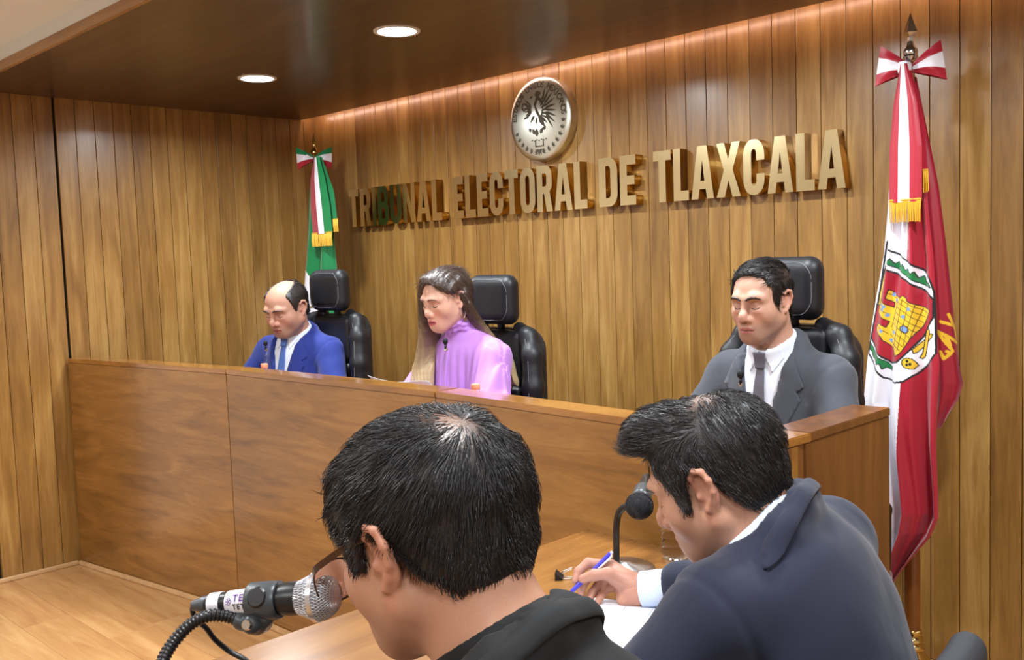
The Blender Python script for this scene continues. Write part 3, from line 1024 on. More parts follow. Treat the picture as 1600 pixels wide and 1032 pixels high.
# crest polygons traced in the plane of the cloth
C0 = lambda pts: pxpoly([(1340 + x / 3.44, 360 + y / 3.44) for x, y in pts], E_Y)
shield_out = C0([(145, 62), (160, 90), (215, 125), (300, 180), (350, 215), (390, 262), (412, 330), (418, 480), (424, 660), (380, 720), (330, 770), (262, 810), (215, 815), (150, 790), (90, 715), (52, 665), (58, 610), (85, 470), (110, 330)])
shield_in = C0([(140, 195), (225, 240), (300, 285), (385, 345), (410, 372), (408, 470), (385, 510), (355, 570), (340, 590), (300, 640), (230, 705), (190, 712), (120, 660), (66, 580), (80, 500), (105, 360)])
castle = C0([(180, 318), (200, 330), (195, 345), (225, 355), (240, 362), (255, 350), (275, 362), (280, 380), (390, 430), (380, 455), (350, 520), (320, 555), (245, 660), (215, 675), (205, 640), (195, 625), (150, 590), (140, 570), (105, 545), (100, 520), (118, 495), (165, 520), (180, 490), (130, 460), (108, 445), (115, 395), (135, 375), (160, 395), (200, 415), (205, 390), (165, 365)])
castle_keep = C0([(225, 355), (255, 350), (390, 430), (340, 545), (215, 675), (205, 640), (165, 590), (185, 500), (210, 420)])
palm1 = C0([(148, 160), (165, 148), (178, 165), (190, 152), (205, 180), (220, 168), (235, 195), (250, 182), (268, 215), (285, 205), (300, 235), (318, 222), (330, 255), (350, 245), (365, 280), (385, 285), (395, 310), (360, 300), (300, 262), (230, 215), (180, 185)])
palm2 = C0([(62, 605), (90, 640), (125, 680), (165, 705), (198, 735), (192, 752), (165, 735), (145, 745), (135, 715), (115, 720), (105, 690), (85, 685), (70, 650), (60, 640)])
skull = C0([(256, 700), (265, 688), (285, 682), (308, 688), (325, 705), (335, 725), (318, 745), (295, 742), (270, 735), (258, 718)])
bone1 = C0([(310, 640), (325, 622), (395, 555), (408, 560), (400, 578), (330, 655), (315, 660)])
bone2 = C0([(370, 535), (385, 530), (390, 545), (362, 680), (350, 692), (338, 685), (350, 660)])
crown = C0([(132, 240), (142, 225), (140, 290), (128, 350), (120, 400), (104, 405), (112, 340)])
door = C0([(245, 520), (262, 508), (285, 518), (292, 540), (280, 552), (250, 540)])
dots = C0([(218, 375), (200, 345), (290, 422), (260, 462), (172, 455), (140, 400), (145, 425), (140, 540), (205, 548), (190, 590), (155, 410)])
line_set = [((235, 365), (375, 445)), ((228, 385), (362, 470)), ((222, 410), (352, 497)), ((215, 440), (340, 525)), ((205, 470), (325, 548)), ((200, 500), (300, 578)), ((192, 530), (280, 600)), ((185, 560), (262, 625)), ((178, 585), (245, 645)),
            ((225, 380), (190, 520)), ((255, 370), (205, 640)), ((290, 385), (230, 650)), ((320, 405), (262, 620)), ((350, 420), (300, 580)), ((120, 420), (180, 450)), ((125, 520), (175, 555)), ((180, 340), (225, 372))]
lines = [C0(l) for l in line_set]
wbound = pxpoly([(1421, 340), (1420, 400), (1419, 470), (1413, 600), (1411, 640), (1409, 750), (1405, 830), (1394, 915), (1390, 930)], E_Y)


def col_main(V, s_, t_):
    P2 = V[:, [0, 2]]
    c = np.tile(np.array(RED), (len(V), 1))
    bx = np.interp(P2[:, 1], wbound[::-1, 1], wbound[::-1, 0])
    c[P2[:, 0] < bx] = WHITE
    so = inpoly(P2, shield_out); c[so] = WHITE
    for pl in (shield_out, shield_in):
        near = (P2[:, 0] > pl[:, 0].min() - .02) & (P2[:, 0] < pl[:, 0].max() + .02) & (P2[:, 1] > pl[:, 1].min() - .02) & (P2[:, 1] < pl[:, 1].max() + .02)
        ids_ = np.where(near)[0]
        if pl is shield_in: c[ids_[inpoly(P2[ids_], pl)]] = RED
        d = np.full(len(ids_), 9.0)
        for a, b in zip(pl, np.roll(pl, -1, 0)): d = np.minimum(d, segdist(P2[ids_], a, b))
        c[ids_[d < .0030]] = BLK
    for pl, col in ((palm1, srgb(10, 120, 60)[:3]), (palm2, srgb(10, 120, 60)[:3]), (castle, YEL), (skull, YEL), (bone1, YEL), (bone2, YEL), (crown, YEL), (door, BLU)):
        m = np.where(so | (s_ < .2))[0]
        hit = inpoly(P2[m], pl)
        d = np.full(len(m), 9.0)
        for a, b in zip(pl, np.roll(pl, -1, 0)): d = np.minimum(d, segdist(P2[m], a, b))
        c[m[hit]] = col
        if pl is not castle_keep: c[m[(d < .0015)]] = BLK
    m = np.where(so)[0]
    for a, b in lines: c[m[segdist(P2[m], a, b) < .0011]] = srgb(90, 66, 10)[:3]
    for q in dots: c[m[np.linalg.norm(P2[m] - q, axis=1) < .006]] = BLU
    for q in C0([(285, 700), (300, 716), (283, 720)]): c[m[np.linalg.norm(P2[m] - q, axis=1) < .005]] = BLK
    return c


main_rows = rows_px([(110, 1403, 1420), (180, 1394, 1434), (260, 1387, 1444), (330, 1383, 1450), (400, 1377, 1458), (460, 1367, 1462), (520, 1358, 1464), (570, 1352, 1468), (630, 1346, 1466), (690, 1352, 1466), (760, 1362, 1470), (800, 1368, 1471), (830, 1370, 1458), (870, 1373, 1425), (900, 1375, 1404), (922, 1380, 1391)], E_Y)


def folds_main(s_, t_, z):
    A = .012 + .026 * np.clip(t_ * 1.6, 0, 1)
    bulge = -0.035 * np.sin(np.pi * s_) * np.clip(t_ * 2, 0, 1)
    smooth = np.exp(-((t_ - .5) / .14) ** 2)
    A = A * (1 - .65 * smooth)
    return bulge + A * (np.sin(s_ * 15.5 + 1.2 + t_ * 1.1) * .7 + .4 * np.sin(s_ * 27 - t_ * 3)) + .01


side_rows = rows_px([(120, 1412, 1428), (290, 1432, 1462), (380, 1440, 1474), (470, 1448, 1484), (520, 1450, 1490), (570, 1452, 1496), (600, 1453, 1502), (625, 1455, 1494), (650, 1457, 1478), (672, 1460, 1466)], FY)
LXc = lambda pts: pxpoly([(1450 + x / 8.6, 470 + y / 8.6) for x, y in pts], FY)
L_strokes = [LXc([(150, 690), (190, 790), (265, 722), (222, 690)]),                                   # L
             LXc([(115, 415), (350, 572)]), LXc([(115, 430), (288, 690)]), LXc([(210, 490), (258, 610)]),   # A
             LXc([(235, 195), (330, 395), (362, 520)]), LXc([(150, 288), (310, 352)])]                 # X


def col_side(V, s_, t_):
    P2 = V[:, [0, 2]]
    c = np.tile(np.array(srgb(156, 14, 40)[:3]), (len(V), 1))
    for st in L_strokes:
        for a, b in zip(st[:-1], st[1:]): c[segdist(P2, a, b) < .0048] = YEL
    return c


A_ = sheet(main_rows, 190, folds_main, E_Y, 0.002, col_main)
B_ = sheet(side_rows, 60, lambda s_, t_, z: .012 * np.sin(s_ * 8 + t_ * 2) * t_ + .02, FY, 0.002, col_side)
v, q, c = stack([A_, B_])
quads_mesh('cloth', v - np.array([PX0, FY, 0]), q, M['flag'], fr, True, c)
bz = onY(1412, 105, FY - .06)
bow(fr, bz[2], .100, [RED, WHITE, RED], 8, 22)
TY = FY - .085


def col_tail(V, s_, t_):
    c = np.tile(np.array(RED), (len(V), 1))
    c[(s_ > .31) & (s_ < .66)] = WHITE
    return c


tail = sheet(rows_px([(100, 1407, 1418), (160, 1396, 1433), (230, 1390, 1441), (316, 1389, 1441)], TY), 60, lambda s_, t_, z: -.012 * np.sin(np.pi * s_) - .004 * np.sin(s_ * 9), TY, .004, col_tail)
tail2 = sheet(rows_px([(110, 1412, 1424), (200, 1430, 1446), (290, 1440, 1450)], TY + .02), 20, lambda s_, t_, z: 0 * s_, TY + .02, .006, lambda V, s_, t_: np.tile(np.array(RED), (len(V), 1)))
v, q, c = stack([tail, tail2])
quads_mesh('ribbon', v - np.array([PX0, FY, 0]), q, M['flag'], fr, True, c)
fa, fb = onY(1391, 314, TY), onY(1441, 313, TY)
fringe(fr, fa[0] - PX0, fb[0] - PX0, fa[2], onY(1415, 347, TY)[2], TY - FY - .008)
fa, fb = onY(1442, 266, TY + .015), onY(1450, 266, TY + .015)
fringe(fr, fa[0] - PX0, fb[0] - PX0, fa[2], onY(1446, 300, TY)[2], TY - FY + .015)

# ---- national flag on the left
GY = 3.10
fl_ = thing('national_flag', 'green white and red flag with tricolour bow behind the man in blue', 'flag', (0, 0, 0))
GX0 = onY(496, 330, GY)[0]
fl_.location = (GX0, GY, 0)
pole_parts(fl_, onY(494, 207, GY)[2], 0.47, 0, .085, False)
g_rows = rows_px([(245, 490, 500), (300, 482, 508), (360, 478, 518), (420, 473, 522), (470, 470, 520), (540, 468, 530), (640, 470, 540), (760, 480, 530)], GY - .05)
gw = pxpoly([(470, 412), (477, 414), (484, 425), (490, 440), (497, 470), (505, 560), (505, 640)], GY - .05)


def col_g(V, s_, t_):
    P2 = V[:, [0, 2]]
    c = np.tile(np.array(GREEN), (len(V), 1))
    bx = np.interp(P2[:, 1], gw[::-1, 1], gw[::-1, 0])
    c[(P2[:, 0] < bx) & (P2[:, 1] < gw[0, 1])] = WHITE
    eg = pxpoly([(472, 468), (476, 472), (475, 480), (490, 478), (488, 482), (476, 484), (471, 480)], GY - .05)
    c[inpoly(P2, eg)] = srgb(110, 90, 50)[:3]
    return c


v, q, c = sheet(g_rows, 80, lambda s_, t_, z: .022 * np.sin(s_ * 13 + 1 + t_ * 2) * np.clip(t_ * 3, .2, 1), GY - .05, .004, col_g)
quads_mesh('cloth', v - np.array([GX0, GY, 0]), q, M['flag'], fl_, True, c)
bow(fl_, onY(495, 244, GY - .05)[2], .098, [GREEN, WHITE, RED], -3, 50)


def col_gt(V, s_, t_):
    c = np.tile(np.array(WHITE), (len(V), 1))
    c[s_ < .36] = RED; c[s_ > .66] = GREEN
    return c


TG = GY - .085
tg1 = sheet(rows_px([(246, 491, 499), (280, 485, 508), (320, 485, 515), (366, 489, 520)], TG), 40, lambda s_, t_, z: -.01 * np.sin(np.pi * s_), TG, .005, col_gt)
tg2 = sheet(rows_px([(246, 496, 503), (300, 506, 522), (344, 512, 527)], TG + .02), 20, lambda s_, t_, z: 0 * s_, TG + .02, .006, lambda V, s_, t_: np.tile(np.array(GREEN), (len(V), 1)))
v, q, c = stack([tg1, tg2])
quads_mesh('ribbon', v - np.array([GX0, GY, 0]), q, M['flag'], fl_, True, c)
fa, fb = onY(489, 365, TG), onY(520, 365, TG)
fringe(fl_, fa[0] - GX0, fb[0] - GX0, fa[2], onY(505, 385, TG)[2], TG - GY - .006)
fa, fb = onY(520, 343, TG + .015), onY(528, 343, TG + .015)
fringe(fl_, fa[0] - GX0, fb[0] - GX0, fa[2], onY(524, 362, TG)[2], TG - GY + .015)
# ------------------------------------------------------------------ swivel chairs behind the bench
def front_path(v, q, pts, y0=-1.0, off=0.0008):
    bvh = BVHTree.FromPolygons([tuple(p) for p in v], [tuple(int(i) for i in f) for f in q])
    out = []
    for x_, z_ in pts:
        h = bvh.ray_cast(Vector((x_, y0, z_)), Vector((0, 1, 0)))
        if h[0] is not None: out.append(tuple(h[0] + h[1] * off))
    return out


def rrect(cx, cz, hx, hz, r, n=6):
    return arc(cx + hx - r, cz + hz - r, r, r, 0, 90, n) + arc(cx - hx + r, cz + hz - r, r, r, 90, 180, n) + arc(cx - hx + r, cz - hz + r, r, r, 180, 270, n) + arc(cx + hx - r, cz - hz + r, r, r, 270, 360, n)


def exec_chair(label, loc, yaw, zhead):
    """origin on the platform; headrest centre at zhead above it; faces -y"""
    t = thing('office_chair', label, 'chair', loc, math.radians(yaw), 'black leather chairs behind the bench')
    zh = zhead
    f = Field().rbox((0, 0.03, zh), (.122, .045, .098), .045, bend=1.2)
    o, v, q = sdf_obj('headrest', f, (-.16, -.06, zh - .12), (.16, .12, zh + .12), .006, M['leather'], t)
    pth = front_path(v, q, rrect(0, zh, .104, .080, .05) + [(.104, zh + .02)], -.5)
    if len(pth) > 4: mesh_from('stitching', *[x for x in (lambda d: ([tuple(p) for p in d[0]], d[1]))(tube_data(pth, .0008, 4))], M['stitch'], o)
    tube('headrest_post', [(0, .06, zh - .15), (0, .055, zh - .06)], .016, M['black_plastic'], t, 10)
    zb = zh - .115                 # top of the back
    # centre cushion in three panels
    f = Field()
    f.rbox((0, .045, zb - .115), (.140, .035, .11), .03, bend=.6)
    f.rbox((0, .038, zb - .275), (.140, .036, .050), .02, bend=.6)
    f.rbox((0, .034, zb - .385), (.140, .038, .060), .02, bend=.6)
    f.rbox((0, .035, zb - .515), (.145, .045, .070), .025, bend=.6)
    sdf_obj('back_cushion', f, (-.18, -.05, zb - .62), (.18, .13, zb + .03), .006, M['leather'], t)
    for s_ in (-1, 1):
        pts = [(s_ * .10, .055, zb + .0), (s_ * .165, .035, zb - .03), (s_ * .200, .010, zb - .10), (s_ * .215, -.005, zb - .22), (s_ * .215, -.008, zb - .38), (s_ * .205, .01, zb - .56)]
        f = Field().chain(pts, [.026, .034, .038, .040, .040, .038], .02)
        o, v, q = sdf_obj('side_bolster', f, (min(0, s_ * .3), -.08, zb - .66), (max(0, s_ * .3), .13, zb + .06), .006, M['leather'], t)
        sp = front_path(v, q, [(s_ * x_, z_) for x_, z_ in ((.150, zb - .0), (.185, zb - .045), (.215, zb - .12), (.228, zb - .24), (.228, zb - .38), (.215, zb - .54))], -.5)
        if len(sp) > 2:
            d = tube_data(catmull(sp, 4), .0008, 4)
            mesh_from('stitching', [tuple(p) for p in d[0]], d[1], M['stitch'], o)
    f = Field().rbox((0, .085, zb - .29), (.235, .035, .31), .033, bend=.9)
    f.fun(lambda p, d: np.maximum(d, (np.sqrt(np.maximum(np.abs(p[:, 0]) - .10, 0) ** 2 + np.maximum(p[:, 2] - (zb - .14), 0) ** 2) - .14)))
    sdf_obj('back_shell', f, (-.27, -.02, zb - .64), (.27, .17, zb + .06), .007, M['leather'], t)
    f = Field().rbox((0, -.20, .42), (.255, .25, .055), .05)
    sdf_obj('seat', f, (-.3, -.5, .34), (.3, .1, .5), .009, M['leather'], t)
    for s_ in (-1, 1):
        f = Field().chain([(s_ * .29, .05, .40), (s_ * .30, .04, .58), (s_ * .30, -.05, .62), (s_ * .295, -.30, .61)], [.022, .02, .028, .026], .01)
        sdf_obj('armrest', f, (min(0, s_ * .4), -.4, .34), (max(0, s_ * .4), .14, .7), .008, M['black_plastic'], t)
    tube('gas_column', [(0, -.18, .09), (0, -.18, .38)], [.03, .03], M['black_plastic'], t, 14)
    for k in range(5):
        a = math.radians(72 * k + 18)
        lg = tube('leg', [(0, -.18, .095), (.28 * math.cos(a), -.18 + .28 * math.sin(a), .075)], [.028, .018], M['black_plastic'], t, 8)
        d = tube_data([(.28 * math.cos(a) - .012 * math.sin(a), -.18 + .28 * math.sin(a) + .012 * math.cos(a), .0275), (.28 * math.cos(a) + .012 * math.sin(a), -.18 + .28 * math.sin(a) - .012 * math.cos(a), .0275)], .0275, 14)
        mesh_from('castor', [tuple(p) for p in d[0]], d[1], M['black_plastic'], lg)
    return t


exec_chair('black leather swivel chair behind the man in blue', (-3.79, 2.60, .10), 4, 1.232)
exec_chair('black leather swivel chair behind the woman in lilac', (-2.718, 2.63, .10), 2, 1.192)
exec_chair('black leather swivel chair behind the man in grey', (-1.485, 2.70, .10), -3, 1.230)

# ------------------------------------------------------------------ foreground table and what stands on it
TZ = 0.74
tb = thing('meeting_table', 'brown veneered table where the two men in the foreground sit', 'table', (-1.28, .7, 0))
box('tabletop', (-.32, -1.3, TZ - .03), (.32, 1.172, TZ), M['table_wood'], tb, .002)
box('front_panel', (-.29, -1.2, .08), (-.27, 1.10, TZ - .031), M['table_wood'], tb, .001)
for yy in (-1.2, 1.08):
    box('side_panel', (-.26, yy, 0), (.26, yy + .03, TZ - .031), M['table_wood'], tb, .001)


def small_chair(label, x, y, yaw):
    t = thing('meeting_chair', label, 'chair', (x, y, 0), math.radians(yaw), 'chairs at the foreground table')
    mat = plain('charcoal_upholstery', srgb(44, 46, 52), .7, bump=.2, bscale=500, var=.2) if 'charcoal_upholstery' not in bpy.data.materials else bpy.data.materials['charcoal_upholstery']
    f = Field().rbox((0, .20, .685), (.215, .028, .185), .027, bend=.5)
    sdf_obj('backrest', f, (-.27, .06, .44), (.27, .27, .90), .007, mat, t)
    f = Field().rbox((0, -.02, .435), (.235, .225, .04), .035)
    sdf_obj('seat', f, (-.26, -.28, .37), (.26, .24, .5), .009, mat, t)
    for s_ in (-1, 1):
        tube('back_support', [(s_ * .17, .16, .41), (s_ * .17, .225, .50), (s_ * .17, .225, .60)], .011, M['black_plastic'], t, 8)
        for w in (-1, 1):
            tube('leg', [(s_ * .19, w * .17 - .02, .40), (s_ * .22, w * .22 - .02, .0)], .011, M['black_plastic'], t, 8)
    return t


small_chair('charcoal upholstered chair under the man in the navy suit', -.69, 1.27, -90)
small_chair('charcoal upholstered chair under the man with glasses', -.47, .64, -90)

# papers
pa, pb = np.array(onZ(891, 931, TZ)[:2]), np.array(onZ(1000, 943, TZ)[:2])
e1 = (pb - pa) / np.linalg.norm(pb - pa)
e2 = np.array([e1[1], -e1[0]])


def sheet_paper(name, label, corner, d1, d2, w, h, z, curl=0.0, marks=False, n=10):
    vs, fs = [], []
    for j in range(n + 1):
        for i in range(n + 1):
            u, v_ = i / n, j / n
            p = corner + d1 * w * u + d2 * h * v_
            vs.append((p[0], p[1], z + curl * (u ** 3) * (1 - .5 * v_)))
    for j in range(n):
        for i in range(n):
            a = j * (n + 1) + i
            fs.append([a, a + 1, a + n + 2, a + n + 1])
    t = thing(name, label, 'paper', (float(corner[0]), float(corner[1]), z))
    o = mesh_from('sheet', vs, fs, M['paper'], t, True, off=(corner[0], corner[1], z))
    md = o.modifiers.new('thick', 'SOLIDIFY'); md.thickness = .0006; md.offset = 1
    if marks:
        ink = plain('ink', srgb(120, 124, 150), .7, var=.2, bscale=80)
        bm = bmesh.new()
        def stroke(a, b, wd):
            a = np.array(a); b = np.array(b); d = (b - a) / np.linalg.norm(b - a); nn = np.array([-d[1], d[0]]) * wd / 2
            P4 = [a + nn, b + nn, b - nn, a - nn]
            bm.faces.new([bm.verts.new((*((d1 * p[0] + d2 * p[1])), .0012)) for p in P4])
        for k in range(6): stroke((.015, .03 + k * .045), (.195, .03 + k * .045), .0008)
        for k in range(4): stroke((.02 + k * .055, .03), (.02 + k * .055, .255), .0008)
        bm_obj('printed_rules', bm, ink, t)
    return t


sheet_paper('paper_sheet', 'white ruled sheet under the writing hand', pa, e1, e2, .21, .297, TZ + .001, 0, True)
# sheets on the judges' worktop, edge curling above the ledge
q0 = onY(578, 588, 2.23)
pp = thing('paper_sheet', 'white papers curling above the ledge beside the woman in lilac', 'paper', (q0[0], 2.2, .83))
vs, fs = [], []
n = 14
for j in range(n + 1):
    for i in range(n + 1):
        u, w_ = i / n, j / n
        vs.append((u * .30, .02 + .10 * w_ + .05 * u, (q0[2] - .83) * (.96 + .06 * (1 - u) ** 2 * 1.0 - .055 * math.sin(math.pi * min(1, u * 1.25)) + .05 * max(0, u - .6)) * (1 - .93 * w_ ** 1.3)))
for j in range(n):
    for i in range(n):
        a = j * (n + 1) + i
        fs.append([a, a + 1, a + n + 2, a + n + 1])
o = mesh_from('sheet', vs, fs, M['paper'], pp, True)
md = o.modifiers.new('thick', 'SOLIDIFY'); md.thickness = .0006

# water bottles
M['clear'] = plain('clear_plastic', (1, 1, 1, 1), .05, trans=1.0, ior=1.2, var=.01, bscale=30)
M['orange_cap'] = plain('orange_cap', srgb(244, 150, 116), .5, var=.05, bscale=80)
M['blue_cap'] = plain('white_cap', srgb(210, 220, 235), .5, var=.05, bscale=80)


def bottle(label, loc, cap, h=.215, group=None):
    t = thing('water_bottle', label, 'bottle', loc, group=group)
    prof = [(0, .002), (.022, .0), (.029, .006)]
    z = .012
    while z < h * .60:
        prof += [(.0315, z), (.0315, z + .008), (.0292, z + .011), (.0292, z + .013)]
        z += .016
    prof += [(.031, h * .64), (.030, h * .72), (.022, h * .82), (.0135, h * .89), (.0125, h * .92), (.0125, h * .93), (0, h * .93)]
    lathe('bottle_body', prof, M['clear'], t, 28, auto=None)
    lathe('cap', [(0, h * .915), (.0145, h * .915), (.0150, h * .92), (.0150, h * .99), (.0135, h), (0, h)], cap, t, 24)
    return t


for (px_, py_, lb) in ((162, 556, 'clear bottle with orange cap showing above the bench near the left wall'), (413, 574, 'clear bottle with orange cap in front of the man in blue'), (743, 606, 'clear bottle with orange cap in front of the woman in lilac')):
    yq = {162: 2.00, 413: 2.14, 743: 2.13}[px_]
    p = onY(px_, py_ - 4, yq)
    hh = p[2] + .004 - .83
    bottle(lb, (p[0], p[1], .83), M['orange_cap'], hh, 'orange capped bottles on the bench')
p = onZ(1055, 874, TZ)
bottle('clear ribbed water bottle behind the chin of the man in navy', (p[0], p[1], TZ), M['blue_cap'], .205)

# binder clip
p = onZ(874, 905, TZ)
bc = thing('binder_clip', 'small black binder clip lying on the table', 'clip', (p[0], p[1], TZ), math.radians(35))
bm = bmesh.new()
tri = [(-.013, 0), (-.009, .012), (-.005, .0125), (.0, .004), (.0, 0)]
for side in (-.014, .014):
    pass
vs0 = [bm.verts.new((-.008, -.014, 0)), bm.verts.new((.009, -.014, .004)), bm.verts.new((-.008, -.014, .017))]
vs1 = [bm.verts.new((-.008, .014, 0)), bm.verts.new((.009, .014, .004)), bm.verts.new((-.008, .014, .017))]
bm.faces.new(vs0); bm.faces.new(vs1[::-1])
for a, b in ((0, 1), (1, 2), (2, 0)): bm.faces.new((vs0[a], vs0[b], vs1[b], vs1[a]))
bm_obj('clip_body', bm, M['black_plastic'], bc)
for zz, up in ((.003, 0.0), (.012, .012)):
    pts = [(.004, -.006, zz), (.012, -.008, zz + up * .4), (.028, -.005, zz + up), (.031, 0, zz + up), (.028, .005, zz + up), (.012, .008, zz + up * .4), (.004, .006, zz)]
    tube('wire_handle', pts, .0011, M['chrome'], bc, 6)


# ------------------------------------------------------------------ microphones
def ball_mesh(name, c, axis, r, parent, mat, wire=True):
    """pop-filter grille: inner core plus woven wires"""
    Mx = align_z(axis, c)
    core = lathe(name, [(0, r * .985)] + [(r * .97 * math.sin(math.radians(a)), r * .97 * math.cos(math.radians(a))) for a in range(12, 100, 11)] + [(r * .97, -.1 * r), (r * .60, -r * 1.0), (0, -r * 1.0)], mat[0], parent, 28, Mx)
    parts = []
    nl = 44
    for k in range(nl):                       # woven wires: two families of loxodromes
        for sg in (-1, 1):
            pts = []
            for i in range(13):
                u = i / 12
                if u < .75:
                    th = math.radians(3 + u / .75 * 90); rr, zz = r * math.sin(th), r * math.cos(th)
                else:
                    w = (u - .75) / .25; rr, zz = r * (1 - .36 * w), -r * .05 - r * .92 * w
                ph = 2 * math.pi * k / nl + sg * u * 1.1
                wv = 1 + .012 * math.sin(i * 3.1 + k * math.pi) * sg
                pts.append(Mx @ Vector((rr * wv * math.cos(ph), rr * wv * math.sin(ph), zz)))
            parts.append(tube_data(pts, r * .022, 4, False))
    v, f = join_data(parts)
    o = mesh_from('wire_mesh', v, f, mat[1], core, True)
    o['kind'] = 'stuff'
    ring = lathe('grille_band', [(r * .985, r * .10), (r * 1.045, r * .09), (r * 1.045, -r * .13), (r * .985, -r * .14)], mat[1], core, 32, Mx)
    return core


M['mesh_core'] = plain('grille_core', srgb(140, 142, 150), .5, .4, var=.2, bscale=200)
M['mesh_wire'] = plain('grille_wire', srgb(214, 216, 224), .3, .9, var=.05, bscale=100)
M['bk_core'] = plain('black_grille_core', srgb(14, 14, 15), .7, var=.2, bscale=200)
M['bk_wire'] = plain('black_grille_wire', srgb(52, 52, 56), .35, .7, var=.1, bscale=100)
M['tape'] = plain('white_tape', srgb(232, 230, 238), .5, var=.03, bscale=60)
M['purple_ink'] = plain('purple_ink', srgb(96, 50, 130), .6, var=.05, bscale=60)

mA, mB = at(312, 946, 1.075), at(497, 933, 1.045)
ax = (mB - mA) / np.linalg.norm(mB - mA)
mic = thing('microphone', 'handheld microphone with silver grille and taped label in the foreground', 'microphone', mA)
Lm = float(np.linalg.norm(mB - mA))
AX = align_z(ax)


def mlathe(name, prof, mat, parent, n=28): return lathe(name, prof, mat, parent, n, AX)


R_ = .0258
mlathe('handle', [(0, .010), (.0105, .010), (.0112, .014), (.0125, .035), (.0165, Lm - .045), (.0185, Lm - .034), (.0185, Lm - .022), (0, Lm - .022)], M['black_plastic'], mic)
mlathe('connector', [(0, -.008), (.006, -.008), (.0075, 0), (.0095, .004), (.0098, .0095), (0, .0095)], M['grey_plastic'], mic)
mlathe('tape_band', [(.0118, .0145), (.0122, .0146), (.0128, .029), (.0124, .0291)], M['tape'], mic)
lab = mlathe('label_sticker', [(.0125, .037), (.0131, .0371), (.0150, .070), (.0145, .0701)], M['tape'], mic)
ball_mesh('grille', tuple(ax * Lm), tuple(ax), R_, mic, (M['mesh_core'], M['mesh_wire']))
# printed label: letters wrapped on the handle, facing the viewer
Mi = np.array(AX.to_3x3())
view = -(ray(390, 940)); view = view / np.linalg.norm(view)
side_dir = view - ax * (view @ ax); side_dir /= np.linalg.norm(side_dir)
updir = np.cross(side_dir, ax); updir = updir if updir[2] > 0 else -updir


def wrap_text(name, s_, size, u0, v0, mat):
    parts = []
    cx_ = u0
    for ch in s_:
        if ch == ' ':
            cx_ += size * .3; continue
        v, f = text_polys(ch, size)
        v = v.copy(); wch = v[:, 0].max() - v[:, 0].min()
        X_ = v[:, 0] - v[:, 0].min() + cx_; Y_ = v[:, 1] + v0
        rr = np.interp(X_, [.037, .070], [.0140, .0159])
        ang = Y_ / rr
        P_ = X_[:, None] * ax + rr[:, None] * (np.cos(ang)[:, None] * side_dir + np.sin(ang)[:, None] * updir)
        parts.append((P_.tolist(), f)); cx_ += wch + size * .1
    v, f = join_data(parts)
    mesh_from(name, v, f, mat, lab)


wrap_text('label_print', 'TET', .0115, .0475, .0012, M['purple_ink'])
wrap_text('label_print', 'TET 1', .0084, .0475, -.0076, M['black_plastic'])
# small round logo left of the words
parts = []
for k in range(5):
    a = 2 * math.pi * k / 5
    pts = []
    for i in range(7):
        b = 2 * math.pi * i / 6
        uu = .0425 + .0024 * math.cos(a) + .0017 * math.cos(b); vv = .0014 + .0024 * math.sin(a) + .0017 * math.sin(b)
        rr = .0141; an = vv / rr
        pts.append(uu * ax + rr * (math.cos(an) * side_dir + math.sin(an) * updir))
    parts.append(tube_data(pts, .0003, 4))
v, f = join_data(parts); mesh_from('label_print', v, f, M['purple_ink'], lab)

# clip, swivel, gooseneck
stand = thing('gooseneck_stand', 'flexible black gooseneck with clip holding the silver microphone', 'mic stand', (0, 0, 0))
gbase = np.array([-1.02, .40, TZ])
stand.location = gbase
G = lambda p: np.asarray(p) - gbase
cc = mA + ax * .081
Xc, Zc = ax, -updir
bm = bmesh.new()
n = 28
hl = .0175
rings = []
for i, u in enumerate((-1, -.8, .8, 1)):
    ro = .0218 if abs(u) < .9 else .0200
    rings.append([[bm.verts.new(tuple(G(cc + ax * hl * u + rr * (math.cos(a) * side_dir + math.sin(a) * updir)))) for a in [math.radians(-250 + 320 * k / n) for k in range(n + 1)]] for rr in (ro, .0172)])
for a, b in zip(rings[:-1], rings[1:]):
    for k in range(n):
        bm.faces.new((a[0][k], a[0][k + 1], b[0][k + 1], b[0][k]))
        bm.faces.new((a[1][k], b[1][k], b[1][k + 1], a[1][k + 1]))
    bm.faces.new((a[0][0], b[0][0], b[1][0], a[1][0])); bm.faces.new((a[0][n], a[1][n], b[1][n], b[0][n]))
for r in (rings[0], rings[-1]):
    for k in range(n): bm.faces.new((r[0][k], r[0][k + 1], r[1][k + 1], r[1][k]))
clip = bm_obj('mic_clip', bm, M['grey_plastic'], stand, True, 35)
# oval thumb pad on the clip
f_v, f_f = tube_data([G(cc + side_dir * .0212 + updir * .004), G(cc + side_dir * .0230 + updir * .0042)], [.0115, .0095], 20)
mesh_from('thumb_pad', [tuple(p) for p in f_v], f_f, M['black_plastic'], clip, False)
sw = at(402, 975, 1.055)
f = Field()
lo_p, hi_p = G(cc - updir * .018), G(sw)
f.con(lo_p, hi_p, .010, .011, .004)
f.con(G(sw), G(at(378, 971, 1.055)), .0115, .0105, .004)
f.con(G(sw - side_dir * .012), G(sw + side_dir * .012), .011, .011, .003)
allp = np.array([lo_p, hi_p, G(at(378, 971, 1.055))])
sdf_obj('swivel_joint', f, allp.min(0) - .03, allp.max(0) + .03, .0022, M['grey_plastic'], stand)
d = tube_data([G(sw + side_dir * .0225), G(sw + side_dir * .0255)], [.0062, .005], 16)
mesh_from('swivel_screw', [tuple(p) for p in d[0]], d[1], M['chrome'], stand)
gp = [at(376, 970, 1.055), at(352, 963, 1.055), at(325, 963, 1.05), at(298, 976, 1.045), at(272, 1003, 1.035), at(254, 1034, 1.02), at(246, 1075, 1.0), at(245, 1130, .97)]
